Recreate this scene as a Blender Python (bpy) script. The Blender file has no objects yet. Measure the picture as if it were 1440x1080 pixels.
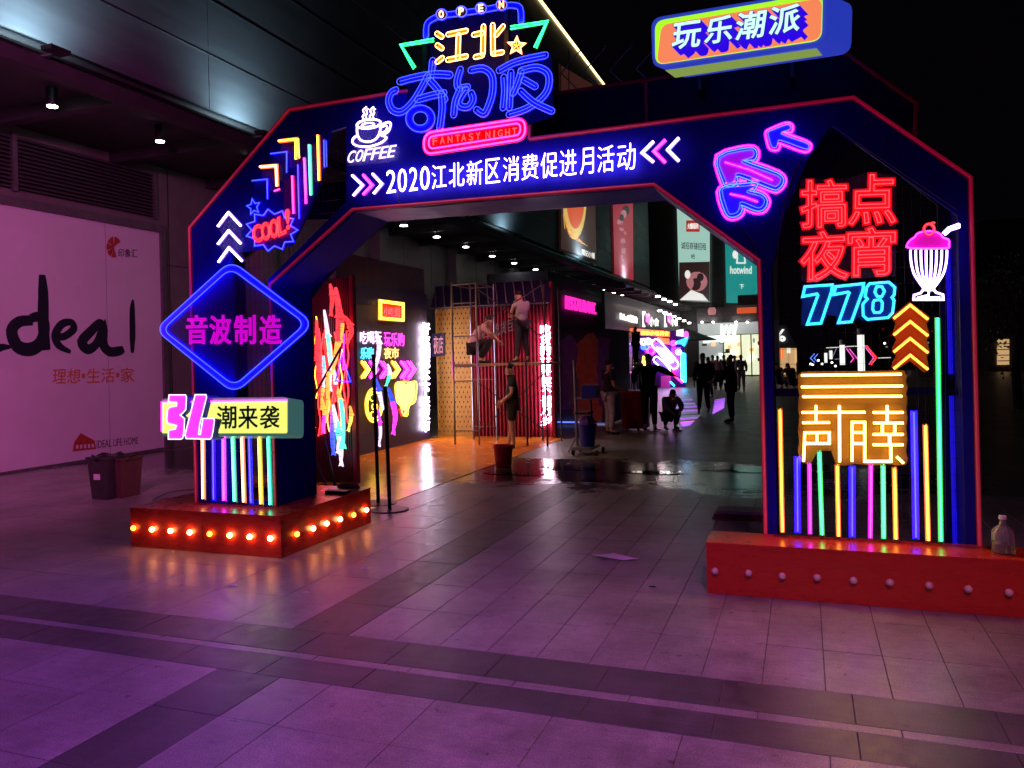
import bpy, math, random
from mathutils import Vector, Matrix
from mathutils.geometry import tessellate_polygon
random.seed(7)
S = bpy.context.scene
C = S.collection

# ------------------------------------------------------------------ camera
FL, PX, PY, H = 1104.0, 720.0, 501.0, 1.85
ROLL = math.atan(.0245); YAW = math.atan(410 / 1104.)
R0 = Vector((math.cos(YAW), math.sin(YAW), 0)); F = Vector((-math.sin(YAW), math.cos(YAW), 0)); U0 = Vector((0, 0, 1))
RC = math.cos(ROLL) * R0 - math.sin(ROLL) * U0
UC = math.sin(ROLL) * R0 + math.cos(ROLL) * U0
cd = bpy.data.cameras.new('camera'); cam = bpy.data.objects.new('camera', cd); C.objects.link(cam)
m = Matrix((RC, UC, -F)).transposed().to_4x4(); m.translation = Vector((0, 0, H)); cam.matrix_world = m
cd.sensor_fit = 'HORIZONTAL'; cd.sensor_width = 36; cd.lens = 36 * FL / 1440; cd.shift_y = -39 / 1440
cd.clip_start = .05; cd.clip_end = 600
S.camera = cam

# ------------------------------------------------------------------ night sky, exposure
w = bpy.data.worlds.new('World'); S.world = w; w.use_nodes = True
nt = w.node_tree; bg = nt.nodes['Background']
sky = nt.nodes.new('ShaderNodeTexSky'); sky.sky_type = 'NISHITA'; sky.sun_disc = False
sky.sun_elevation = math.radians(-8); sky.sun_rotation = math.radians(200)
mx = nt.nodes.new('ShaderNodeMix'); mx.data_type = 'RGBA'; mx.inputs[0].default_value = .75
nt.links.new(sky.outputs[0], mx.inputs[6]); mx.inputs[7].default_value = (.10, .06, .14, 1)
nt.links.new(mx.outputs[2], bg.inputs[0]); bg.inputs[1].default_value = .012
S.view_settings.view_transform = 'Standard'; S.view_settings.look = 'None'; S.view_settings.gamma = 1
S.view_settings.exposure = 0; S.view_settings.use_curve_mapping = False
S.cycles.use_denoising = True; S.cycles.max_bounces = 6; S.cycles.sample_clamp_indirect = 4

def lamp(name, typ, loc, target, energy, color, size=1.0, spot=60, blend=1.0, sy=None):
    l = bpy.data.lights.new(name, typ); l.energy = energy; l.color = color
    if typ == 'AREA':
        l.size = size
        if sy: l.shape = 'RECTANGLE'; l.size_y = sy
    if typ == 'SPOT': l.spot_size = math.radians(spot); l.spot_blend = blend; l.shadow_soft_size = size
    if typ == 'POINT': l.shadow_soft_size = size
    o = bpy.data.objects.new(name, l); C.objects.link(o); o.location = loc
    d = Vector(target) - Vector(loc); o.rotation_euler = d.to_track_quat('-Z', 'Y').to_euler()
    return o
# added fill lights with no seen source, for paving, booth and hoarding
lamp('violet_fill_spot', 'SPOT', (-3.3, -1.6, 7.8), (-3.3, 2.5, 0), 1500, (.52, .07, 1.0), .5, 58, 1)  # added violet fill on the near paving, source unseen
lamp('pink_fill_spot', 'SPOT', (1.6, -1.6, 7.8), (.6, 3.3, 0), 1300, (1.0, .24, .66), .5, 54, 1)  # added pink fill, brightens the right foreground paving
lamp('booth_warm_fill', 'SPOT', (-6.3, 12.4, 5.6), (-6.6, 14.6, 0), 620, (1.0, .62, .36), .12, 78, .9)  # added warm fill that brightens the orange booth floor
lamp('booth_pink_fill', 'SPOT', (-4.6, 14.4, 4.2), (-6.2, 16.8, 1.4), 110, (1.0, .2, .40), .15, 80, .9)  # added pink fill on the red booth wall
lamp('wall_pink_fill', 'SPOT', (-4.5, 1.5, 5.5), (-13.2, 11, 2.6), 2400, (1.0, .15, .66), .5, 66, 1)  # added pink fill for the left hoarding, source unseen
lamp('plaza_fill_area', 'AREA', (0, -12, 6), (-2, 6, 1), 34, (.75, .20, .95), 7, sy=4)  # added broad violet fill from behind the camera

# ------------------------------------------------------------------ materials
MATS = {}
def _new(name):
    mt = bpy.data.materials.new(name); mt.use_nodes = True; MATS[name] = mt
    return mt, mt.node_tree, mt.node_tree.nodes['Principled BSDF']
def em(name, col, st):
    mt, t, b = _new(name)
    b.inputs['Base Color'].default_value = (min(1, .2 + col[0] * .6), min(1, .2 + col[1] * .6), min(1, .2 + col[2] * .6), 1)
    b.inputs['Roughness'].default_value = .35
    b.inputs['Emission Color'].default_value = (*col, 1); b.inputs['Emission Strength'].default_value = st
    return mt
def pr(name, col, rough=.6, metal=0, var=.25, scale=6, bump=0, col2=None, rvar=0, stretch=None, spec=.5, trans=0, alpha=1):
    mt, t, b = _new(name)
    b.inputs['Roughness'].default_value = rough; b.inputs['Metallic'].default_value = metal
    b.inputs['Specular IOR Level'].default_value = spec
    if trans: b.inputs['Transmission Weight'].default_value = trans
    if alpha < 1: b.inputs['Alpha'].default_value = alpha
    tc = t.nodes.new('ShaderNodeNewGeometry'); mp = t.nodes.new('ShaderNodeMapping')
    if stretch: mp.inputs['Scale'].default_value = stretch
    t.links.new(tc.outputs['Position'], mp.inputs[0])
    n = t.nodes.new('ShaderNodeTexNoise'); n.inputs['Scale'].default_value = scale; n.inputs['Detail'].default_value = 6
    n.inputs['Roughness'].default_value = .65
    t.links.new(mp.outputs[0], n.inputs['Vector'])
    r = t.nodes.new('ShaderNodeValToRGB'); r.color_ramp.elements[0].position = .3; r.color_ramp.elements[1].position = .72
    c2 = col2 or tuple(c * (1 - var) for c in col); c1 = col if col2 else tuple(min(1, c * (1 + var)) for c in col)
    r.color_ramp.elements[0].color = (*c2, 1); r.color_ramp.elements[1].color = (*c1, 1)
    t.links.new(n.outputs[0], r.inputs[0]); t.links.new(r.outputs[0], b.inputs['Base Color'])
    if rvar:
        mr = t.nodes.new('ShaderNodeMapRange'); mr.inputs[1].default_value = .3; mr.inputs[2].default_value = .7
        mr.inputs[3].default_value = max(.03, rough - rvar); mr.inputs[4].default_value = rough + rvar
        t.links.new(n.outputs[0], mr.inputs[0]); t.links.new(mr.outputs[0], b.inputs['Roughness'])
    if bump:
        bp = t.nodes.new('ShaderNodeBump'); bp.inputs['Strength'].default_value = bump; bp.inputs['Distance'].default_value = .01
        t.links.new(n.outputs[0], bp.inputs['Height']); t.links.new(bp.outputs[0], b.inputs['Normal'])
    return mt
def granite(name, col, rough, scale_tile=(.33, .62), var=.18):
    """granite paving: fine speckle, large worn stains, a tone of its own per slab"""
    mt, t, b = _new(name); N = t.nodes.new; L = t.links.new
    g = N('ShaderNodeNewGeometry')
    dv = N('ShaderNodeVectorMath'); dv.operation = 'DIVIDE'; dv.inputs[1].default_value = (scale_tile[0], scale_tile[1], 10); L(g.outputs['Position'], dv.inputs[0])
    ad = N('ShaderNodeVectorMath'); ad.operation = 'ADD'; ad.inputs[1].default_value = (-.2121 + 1000, -.3548 + 1000, .5); L(dv.outputs[0], ad.inputs[0])
    fl = N('ShaderNodeVectorMath'); fl.operation = 'FLOOR'; L(ad.outputs[0], fl.inputs[0])
    wn = N('ShaderNodeTexWhiteNoise'); L(fl.outputs[0], wn.inputs['Vector'])
    n1 = N('ShaderNodeTexNoise'); n1.inputs['Scale'].default_value = 130; n1.inputs['Detail'].default_value = 3; L(g.outputs['Position'], n1.inputs['Vector'])
    n2 = N('ShaderNodeTexNoise'); n2.inputs['Scale'].default_value = 1.3; n2.inputs['Detail'].default_value = 7; n2.inputs['Roughness'].default_value = .7; L(g.outputs['Position'], n2.inputs['Vector'])
    def mr(src, a, bb, lo, hi):
        x = N('ShaderNodeMapRange'); x.inputs[1].default_value = a; x.inputs[2].default_value = bb; x.inputs[3].default_value = lo; x.inputs[4].default_value = hi; L(src, x.inputs[0]); return x.outputs[0]
    def mul(a, bb):
        x = N('ShaderNodeMath'); x.operation = 'MULTIPLY'; L(a, x.inputs[0]); L(bb, x.inputs[1]); return x.outputs[0]
    n3 = N('ShaderNodeTexNoise'); n3.inputs['Scale'].default_value = 9; n3.inputs['Detail'].default_value = 8; n3.inputs['Roughness'].default_value = .75; L(g.outputs['Position'], n3.inputs['Vector'])
    mp = N('ShaderNodeMapping'); mp.inputs['Scale'].default_value = (1.2, 22, 1); mp.inputs['Rotation'].default_value = (0, 0, .04); L(g.outputs['Position'], mp.inputs[0])
    n4 = N('ShaderNodeTexNoise'); n4.inputs['Scale'].default_value = 1.6; n4.inputs['Detail'].default_value = 6; L(mp.outputs[0], n4.inputs['Vector'])
    vo = N('ShaderNodeTexVoronoi'); vo.inputs['Scale'].default_value = 2.6; L(g.outputs['Position'], vo.inputs['Vector'])
    gum = mr(vo.outputs['Distance'], .035, .055, .45, 1.0)
    v = mul(mul(mr(wn.outputs[0], 0, 1, 1 - var, 1 + var), mr(n1.outputs[0], .35, .65, .66, 1.32)), mr(n2.outputs[0], .3, .7, .55, 1.3))
    v = mul(mul(v, mr(n3.outputs[0], .3, .7, .72, 1.22)), mul(mr(n4.outputs[0], .35, .65, .92, 1.05), gum))
    # wet paving about the puddles
    sp_ = N('ShaderNodeSeparateXYZ'); L(g.outputs['Position'], sp_.inputs[0])
    ya = N('ShaderNodeMath'); ya.operation = 'SUBTRACT'; ya.inputs[1].default_value = 12.0; L(sp_.outputs['Y'], ya.inputs[0])
    yb = N('ShaderNodeMath'); yb.operation = 'ABSOLUTE'; L(ya.outputs[0], yb.inputs[0])
    band = mr(yb.outputs[0], .6, 2.2, .30, -.12)
    xb_ = mr(sp_.outputs['X'], 1.0, 3.5, 0, -.5)
    sm1 = N('ShaderNodeMath'); sm1.operation = 'ADD'; L(band, sm1.inputs[0]); L(xb_, sm1.inputs[1])
    sm2 = N('ShaderNodeMath'); sm2.operation = 'ADD'; L(sm1.outputs[0], sm2.inputs[0]); L(n2.outputs[0], sm2.inputs[1])
    wet_ = mr(sm2.outputs[0], .56, .70, 0, 1)
    v = mul(v, mr(wet_, 0, 1, 1, .42))
    vm = N('ShaderNodeVectorMath'); vm.operation = 'SCALE'; vm.inputs[0].default_value = col; L(v, vm.inputs['Scale'])
    L(vm.outputs[0], b.inputs['Base Color'])
    L(mul(mr(n3.outputs[0], .3, .7, rough - .14, rough + .14), mr(wet_, 0, 1, 1, .13)), b.inputs['Roughness'])
    bp = N('ShaderNodeBump'); bp.inputs['Strength'].default_value = .35; bp.inputs['Distance'].default_value = .002; L(n1.outputs[0], bp.inputs['Height']); L(bp.outputs[0], b.inputs['Normal'])
    return mt

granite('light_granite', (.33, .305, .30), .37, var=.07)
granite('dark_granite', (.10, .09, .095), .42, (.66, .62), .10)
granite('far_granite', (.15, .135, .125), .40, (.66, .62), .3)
pr('joint', (.11, .10, .10), .9)
pr('arch_navy', (.006, .005, .30), .5, spec=.12, var=.12, rvar=.08, scale=3)
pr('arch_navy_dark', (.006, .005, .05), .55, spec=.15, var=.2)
pr('trim_red', (.50, .010, .035), .45, var=.1)
em('trim_red_lit', (.75, .0, .045), .2)
pr('platform_red', (.58, .042, .018), .30, var=.10, scale=5, rvar=.12, bump=.08, stretch=(1, 1, 4))
pr('steel', (.30, .31, .33), .35, 1, var=.1)
pr('dark_steel', (.05, .05, .055), .45, .8, var=.2)
pr('black', (.012, .012, .013), .5)
pr('fascia', (.13, .15, .17), .5, .3, var=.12, scale=1.5, rvar=.10, stretch=(1, .35, 3))
pr('concrete_wall', (.17, .155, .15), .65, var=.14, scale=2.5, bump=.1)
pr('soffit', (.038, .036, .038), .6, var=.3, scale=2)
pr('louvre', (.12, .115, .115), .5, .3, var=.15)
pr('poster_white', (.74, .71, .75), .55, var=.05, scale=1.2, rvar=.1)
pr('poster_ink', (.012, .016, .028), .55)
pr('poster_orange', (.62, .20, .04), .6)
pr('poster_red', (.45, .05, .03), .6)
pr('frame_grey', (.11, .105, .11), .5)
pr('orange_floor', (.82, .26, .02), .22, var=.08, scale=2.5, rvar=.10)
pr('corrugated_red', (.34, .02, .05), .42, .1, var=.2)
pr('corrugated_dark', (.13, .02, .03), .5, .1, var=.3)
pr('yellow_panel', (.42, .24, .025), .6, var=.12)
pr('hole_dark', (.03, .02, .012), .8)
pr('navy_panel', (.02, .02, .07), .5)
pr('dark_panel', (.055, .045, .06), .6, var=.3)
pr('mural_orange', (.7, .2, .07), .6)
pr('mural_purple', (.22, .10, .40), .6)
pr('mural_grey', (.22, .2, .22), .6)
pr('grey_wall', (.07, .07, .095), .7)
pr('skin', (.42, .24, .17), .5, var=.06)
pr('black_cloth', (.010, .010, .012), .85)
pr('navy_cloth', (.02, .022, .04), .85)
pr('pink_cloth', (.50, .30, .35), .85, var=.05); pr('pale_cloth', (.34, .33, .38), .85, var=.05)
pr('grey_cloth', (.32, .28, .32), .85)
pr('hair', (.008, .007, .007), .7)
pr('blue_plastic', (.02, .03, .30), .35)
pr('red_plastic', (.60, .03, .03), .4)
pr('bin_green', (.05, .055, .045), .5, bump=.1)
pr('bin_brown', (.12, .06, .05), .5)
pr('paper', (.85, .84, .82), .7)
pr('cable', (.05, .05, .055), .5)
pr('wood', (.28, .18, .10), .6)
pr('leaf', (.05, .08, .03), .6)
pr('bark', (.06, .045, .03), .8)
pr('bulb_off', (.85, .72, .66), .25, var=.05)
pr('red_fill', (.30, .0, .0), .4); pr('cyan_fill', (.0, .05, .30), .4); pr('gold_fill', (.30, .17, .028), .45, var=.08)
pr('amber_fill', (.36, .09, .006), .45, var=.08); pr('blue_fill', (.02, .02, .40), .4); pr('purple_fill', (.12, .01, .32), .4)
pr('sign_navy', (.03, .06, .45), .4, var=.05); pr('sign_green', (.04, .13, .11), .4, var=.05)
pr('unlit_tube', (.22, .21, .22), .3)
def water(name):
    mt, t, b = _new(name); b.inputs['Base Color'].default_value = (.006, .006, .007, 1); b.inputs['Roughness'].default_value = .06
    g = t.nodes.new('ShaderNodeNewGeometry'); n = t.nodes.new('ShaderNodeTexNoise'); n.inputs['Scale'].default_value = 5; n.inputs['Detail'].default_value = 3
    t.links.new(g.outputs['Position'], n.inputs['Vector']); bp = t.nodes.new('ShaderNodeBump'); bp.inputs['Strength'].default_value = .25; bp.inputs['Distance'].default_value = .012
    t.links.new(n.outputs[0], bp.inputs['Height']); t.links.new(bp.outputs[0], b.inputs['Normal'])
water('puddle_water')
def glass(name, col=(1, 1, 1), rough=.03):
    mt, t, b = _new(name); b.inputs['Base Color'].default_value = (*col, 1); b.inputs['Roughness'].default_value = rough
    b.inputs['Transmission Weight'].default_value = 1; b.inputs['IOR'].default_value = 1.45
glass('clear_glass'); MATS['clear_glass'].node_tree.nodes['Principled BSDF'].inputs['Transmission Weight'].default_value = .82; MATS['clear_glass'].node_tree.nodes['Principled BSDF'].inputs['Base Color'].default_value = (.75, .8, .75, 1); glass('green_liquid', (.35, .75, .12))
def acrylic(name, col, a):
    mt, t, b = _new(name); b.inputs['Base Color'].default_value = (*col, 1); b.inputs['Alpha'].default_value = a; b.inputs['Roughness'].default_value = .15
acrylic('clear_acrylic', (.35, .35, .45), .10); acrylic('blue_acrylic', (.03, .03, .45), .42)
acrylic('violet_acrylic', (.15, .05, .45), .28)

# neon: core (bright gas line) and glow strip (added coloured strip behind it, imitates the halo)
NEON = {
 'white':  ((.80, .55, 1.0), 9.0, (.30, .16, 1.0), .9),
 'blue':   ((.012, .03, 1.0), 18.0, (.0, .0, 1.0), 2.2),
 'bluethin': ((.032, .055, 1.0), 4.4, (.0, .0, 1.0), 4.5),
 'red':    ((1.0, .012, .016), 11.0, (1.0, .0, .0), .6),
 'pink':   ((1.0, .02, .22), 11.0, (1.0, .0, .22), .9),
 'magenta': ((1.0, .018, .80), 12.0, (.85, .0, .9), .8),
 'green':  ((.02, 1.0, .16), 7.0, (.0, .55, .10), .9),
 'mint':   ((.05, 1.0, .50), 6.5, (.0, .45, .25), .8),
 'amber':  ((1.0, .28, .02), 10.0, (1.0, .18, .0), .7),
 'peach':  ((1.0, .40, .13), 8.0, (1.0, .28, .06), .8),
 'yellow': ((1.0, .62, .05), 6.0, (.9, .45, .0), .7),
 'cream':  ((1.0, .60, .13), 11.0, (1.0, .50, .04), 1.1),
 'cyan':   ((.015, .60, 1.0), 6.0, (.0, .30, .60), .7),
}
for k, (c, s, c2, s2) in NEON.items():
    em('text_' + k, tuple(min(1, x ** .75) for x in c), 1.7)
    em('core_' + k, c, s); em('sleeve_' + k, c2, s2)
em('face_orange', (1.0, .26, .10), .92); em('face_lime', (.42, 1.0, .02), 1.0); em('face_ice', (.62, 1.0, 1.0), 1.1)
em('face_blue', (.02, .0, .75), .9); em('face_yellow', (.93, 1.0, .16), 1.0); em('face_magenta', (1.0, .05, .95), 1.0)
em('face_white', (1, .85, 1), 1.6); em('edge_glow', (.2, .2, .9), .5); em('blue_glow', (.0, .0, 1.0), 3); em('blue_band', (.0, .0, 1.0), 7); em('diamond_letter', (.80, .0, .75), .75); em('strip_blue', (.0, .0, 1.0), .5); em('magenta_glow', (.75, .0, .75), .62)
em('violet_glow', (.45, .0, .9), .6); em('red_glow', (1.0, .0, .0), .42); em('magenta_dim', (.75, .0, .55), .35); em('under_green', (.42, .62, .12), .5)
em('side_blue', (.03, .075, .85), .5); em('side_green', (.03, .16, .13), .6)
em('bulb_lit', (1.0, .36, .10), 26); em('downlight_glow', (1.0, .95, .9), 30); em('gold_line', (1.0, .72, .30), 3.0)
em('shop_white', (.95, 1.0, .92), 1.1); em('shop_warm', (1.0, .62, .28), .8); em('shop_cream', (.85, .9, .62), .9); em('shop_dim', (.42, .46, .46), .55)
em('shop_orange', (1.0, .22, .04), .9); em('logo_yellow', (1.0, .5, .02), 1.6); em('poster_teal', (.0, .36, .33), .62)
em('poster_mint', (.42, .72, .62), .75); em('poster_crimson', (.42, .012, .04), .62); em('poster_brown', (.07, .018, .012), .5); em('poster_flame', (.75, .10, .02), .75)
em('poster_gold', (.75, .50, .12), .8); em('print_white', (.8, .8, .75), 1); em('print_red', (.6, .03, .03), .6); em('print_dark', (.03, .012, .014), .5)
em('print_rose', (.6, .22, .25), .6); em('led_blue', (.12, .22, 1.0), 1.5); em('led_violet', (.45, .12, 1.0), 1.3); em('led_pink', (1.0, .12, .7), 1.3); em('led_grey', (.35, .33, .5), .5)
em('sign_pink', (1.0, .02, .45), 1.3); em('warm_window', (.9, .55, .25), .6); em('far_dot', (1, .9, .8), 4)
em('column_white', (.95, .80, 1.0), 14); em('date_white', (.80, .55, 1.0), 6)

# ------------------------------------------------------------------ helpers
class Pl:
    """a real vertical (or level) plane of the place; pixels of the photograph's grid give points on it"""
    def __init__(s, kind, val): s.k = kind; s.v = val
    def ray(s, u, v): return RC * ((u - PX) / FL) - UC * ((v - PY) / FL) + F
    def p(s, u, v):
        d = s.ray(u, v); i = {'X': 0, 'Y': 1, 'Z': 2}[s.k]; o = Vector((0, 0, H)); return o + d * ((s.v - o[i]) / d[i])
    def q(s, u, v):
        p = s.p(u, v)
        return {'X': (p.y, p.z), 'Y': (p.x, p.z), 'Z': (p.x, p.y)}[s.k]
    def w(s, a, b, off=0):
        return {'X': Vector((s.v + off, a, b)), 'Y': Vector((a, s.v - off, b)), 'Z': Vector((a, b, s.v + off))}[s.k]
    @property
    def n(s): return {'X': Vector((1, 0, 0)), 'Y': Vector((0, -1, 0)), 'Z': Vector((0, 0, 1))}[s.k]
def zx(zoom, ox, oy):
    return lambda pts: [(ox + a / zoom, oy + b / zoom) for a, b in pts]

class MB:
    def __init__(s): s.v = []; s.f = []; s.m = []; s.mats = []
    def mi(s, mat):
        if mat not in s.mats: s.mats.append(mat)
        return s.mats.index(mat)
    def add(s, vs, fs, mat):
        b = len(s.v); s.v += [tuple(x) for x in vs]; i = s.mi(mat)
        for f in fs: s.f.append(tuple(b + k for k in f)); s.m.append(i)
    def box(s, x0, x1, y0, y1, z0, z1, mat):
        vs = [(x, y, z) for z in (z0, z1) for y in (y0, y1) for x in (x0, x1)]
        s.add(vs, [(0, 2, 3, 1), (4, 5, 7, 6), (0, 1, 5, 4), (2, 6, 7, 3), (0, 4, 6, 2), (1, 3, 7, 5)], mat)
    def bar(s, a, b, r, mat, n=6): s.sweep([Vector(a), Vector(b)], r, r, mat, False, n)
    def sweep(s, P, rs, rn, mat, closed=False, n=6, N=None, taper=None):
        P = [Vector(p) for p in P]
        Q = [P[0]]
        for p in P[1:]:
            if (p - Q[-1]).length > 1e-5: Q.append(p)
        if closed and len(Q) > 2 and (Q[0] - Q[-1]).length < 1e-5: Q.pop()
        P = Q; L = len(P)
        if L < 2: return
        vs = []; fs = []
        for i, p in enumerate(P):
            a = P[i - 1] if (i or closed) else None; c = P[(i + 1) % L] if (i < L - 1 or closed) else None
            t1 = (p - a).normalized() if a is not None else None; t2 = (c - p).normalized() if c is not None else None
            t = (t1 or t2) if (t1 is None or t2 is None) else (t1 + t2)
            if t.length < 1e-4: t = t2
            t = t.normalized()
            mit = 1.0
            if t1 is not None and t2 is not None: mit = min(2.0, 1 / max(.3, t.dot(t2)))
            nn = N if N is not None else (Vector((0, 0, 1)) if abs(t.z) < .9 else Vector((0, 1, 0)))
            side = t.cross(nn)
            if side.length < 1e-5: side = t.cross(Vector((1, 0, 0)))
            side.normalize(); up = side.cross(t).normalized()
            k = taper[i] if taper else 1
            for j in range(n):
                an = 2 * math.pi * (j + .5) / n
                vs.append(p + side * (math.cos(an) * rs * mit * k) + up * (math.sin(an) * rn * k))
        for i in range(L if closed else L - 1):
            a = i * n; b = ((i + 1) % L) * n
            for j in range(n):
                k = (j + 1) % n; fs.append((a + j, a + k, b + k, b + j))
        if not closed: fs.append(tuple(range(n))[::-1]); fs.append(tuple(range((L - 1) * n, L * n)))
        s.add(vs, fs, mat)
    def lathe(s, base, prof, mat, n=16):
        base = Vector(base); vs = []; fs = []
        for r, z in prof:
            for j in range(n): a = 2 * math.pi * j / n; vs.append(base + Vector((r * math.cos(a), r * math.sin(a), z)))
        for i in range(len(prof) - 1):
            for j in range(n): k = (j + 1) % n; fs.append((i * n + j, i * n + k, (i + 1) * n + k, (i + 1) * n + j))
        fs.append(tuple(range(n))[::-1]); fs.append(tuple(range((len(prof) - 1) * n, len(prof) * n)))
        s.add(vs, fs, mat)
    def plate(s, pl, loops, off, th, mat, side=None, shift=(0, 0)):
        """flat plate with holes: front at off, back at off-th; loops in plane coordinates; shift moves the back outline"""
        tri = tessellate_polygon([[Vector((a, b, 0)) for a, b in lp] for lp in loops])
        flat = [p for lp in loops for p in lp]; n = len(flat)
        vs = [pl.w(a, b, off) for a, b in flat] + [pl.w(a + shift[0], b + shift[1], off - th) for a, b in flat]
        s.add(vs, [tuple(t) for t in tri] + [tuple(n + k for k in t[::-1]) for t in tri], mat)
        o = 0; fs = []
        for lp in loops:
            k = len(lp)
            for i in range(k): j = (i + 1) % k; fs.append((o + i, o + j, n + o + j, n + o + i))
            o += k
        s.add(vs, fs, side or mat)
    def build(s, name, parent=None, label=None, smooth=False):
        me = bpy.data.meshes.new(name); L = Vector(parent['_l']) if parent is not None else Vector((0, 0, 0))
        org = L
        me.from_pydata([tuple(Vector(v) - org) for v in s.v], [], s.f)
        for mt in s.mats: me.materials.append(MATS[mt])
        me.polygons.foreach_set('material_index', s.m)
        if smooth: me.polygons.foreach_set('use_smooth', [True] * len(me.polygons))
        me.update(); o = bpy.data.objects.new(name, me); C.objects.link(o)
        if parent is not None:
            o.parent = parent; o['_l'] = tuple(L)
        if label: o['label'] = label
        return o
def thing(name, label, cat, loc, group=None):
    o = bpy.data.objects.new(name, None); C.objects.link(o); o.location = loc; o['_l'] = tuple(loc); o.empty_display_size = .1
    o['label'] = label; o['category'] = cat
    if group: o['group'] = group
    return o
def struct(name, mb, label=None):
    o = mb.build(name); o['kind'] = 'structure'
    if label: o['label'] = label
    return o
def stuff(o): o['kind'] = 'stuff'; return o
def part(name, parent, fn, label=None, smooth=False):
    mb = MB(); fn(mb); return mb.build(name, parent, label, smooth)

def smooth(P, closed=False, k=4):
    out = []; n = len(P)
    for i in range(n if closed else n - 1):
        p0 = P[(i - 1) % n] if (closed or i) else P[i]; p1 = P[i]; p2 = P[(i + 1) % n]; p3 = P[(i + 2) % n] if (closed or i + 2 < n) else p2
        for j in range(k):
            t = j / k
            out.append(tuple(.5 * (2 * b + (c - a) * t + (2 * a - 5 * b + 4 * c - d) * t * t + (3 * b - a - 3 * c + d) * t ** 3) for a, b, c, d in zip(p0, p1, p2, p3)))
    if not closed: out.append(tuple(P[-1]))
    return out
def rounded(P, r, k=5):
    out = []; n = len(P)
    for i in range(n):
        a, b, c = Vector(P[i - 1]), Vector(P[i]), Vector(P[(i + 1) % n])
        u = (a - b); v = (c - b); rr = min(r, u.length * .48, v.length * .48); s0 = b + u.normalized() * rr; s1 = b + v.normalized() * rr
        for j in range(k + 1): t = j / k; out.append(tuple((1 - t) ** 2 * s0 + 2 * t * (1 - t) * b + t * t * s1))
    return out
def ellipse(cx, cy, rx, ry, n=20, a0=0, a1=360, rot=0):
    out = []; full = (a1 - a0) >= 360
    for i in range(n if full else n + 1):
        a = math.radians(a0 + (a1 - a0) * i / n); x = rx * math.cos(a); y = ry * math.sin(a); c, s = math.cos(rot), math.sin(rot)
        out.append((cx + x * c - y * s, cy + x * s + y * c))
    return out
def Q(pl, pts): return [pl.q(u, v) for u, v in pts]
def neon(mb, pl, pts, col, r=.006, closed=False, off=.03, sleeve=2.2, sm=0):
    """pts in pixels"""
    if sm: pts = smooth(pts, closed, sm)
    neonq(mb, pl, Q(pl, pts), col, r, closed, off, sleeve)
def neonq(mb, pl, q, col, r=.006, closed=False, off=.03, sleeve=2.2):
    W = [pl.w(a, b, off) for a, b in q]
    mb.sweep(W, r, r, 'core_' + col, closed, 6, pl.n)
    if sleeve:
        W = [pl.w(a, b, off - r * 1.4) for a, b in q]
        mb.sweep(W, r * sleeve, r * .9, 'sleeve_' + col, closed, 6, pl.n)  # wider emissive strip behind the core paints its halo
def offs(q, d):
    out = []; n = len(q)
    for i in range(n):
        a = Vector(q[max(0, i - 1)]); b = Vector(q[i]); c = Vector(q[min(n - 1, i + 1)]); t = (c - a)
        if t.length < 1e-6: continue
        t.normalize(); out.append((b.x - t.y * d, b.y + t.x * d))
    return out
def capsule(q, wd):
    l = offs(q, wd); r = offs(q, -wd)
    def cap(c, a, b):
        va = Vector(a) - Vector(c); an = math.atan2(va.y, va.x)
        return [(c[0] + wd * math.cos(an - math.pi * k / 4), c[1] + wd * math.sin(an - math.pi * k / 4)) for k in (1, 2, 3)]
    return l + cap(q[-1], l[-1], r[-1]) + r[::-1] + cap(q[0], r[0], l[0])
def brush(mb, pl, pts, wpx, fill, col, off=.03, r=.003, sm=4, mid=False, th=.012):
    r = min(r, .0026) if col == 'bluethin' else r
    """wide sign stroke: lit acrylic body with thin tubes round its edge"""
    if sm and len(pts) > 2: pts = smooth(pts, False, sm)
    q = Q(pl, pts); a = Vector(pl.q(*pts[0])); b = Vector(pl.q(pts[0][0] + wpx, pts[0][1])); wd = (a - b).length
    if pl.k == 'X': b2 = Vector(pl.q(pts[0][0], pts[0][1] + wpx)); wd = (a - b2).length
    W = [pl.w(x, y, off) for x, y in q]
    if fill: mb.sweep(W, wd, th, fill, False, 8, pl.n)
    loop = capsule(q, wd * .86)
    mb.sweep([pl.w(x, y, off + th) for x, y in loop], r, r, 'core_' + col, True, 5, pl.n)
    if mid: mb.sweep([pl.w(x, y, off + th) for x, y in q], r, r, 'core_' + col, False, 5, pl.n)

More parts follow.
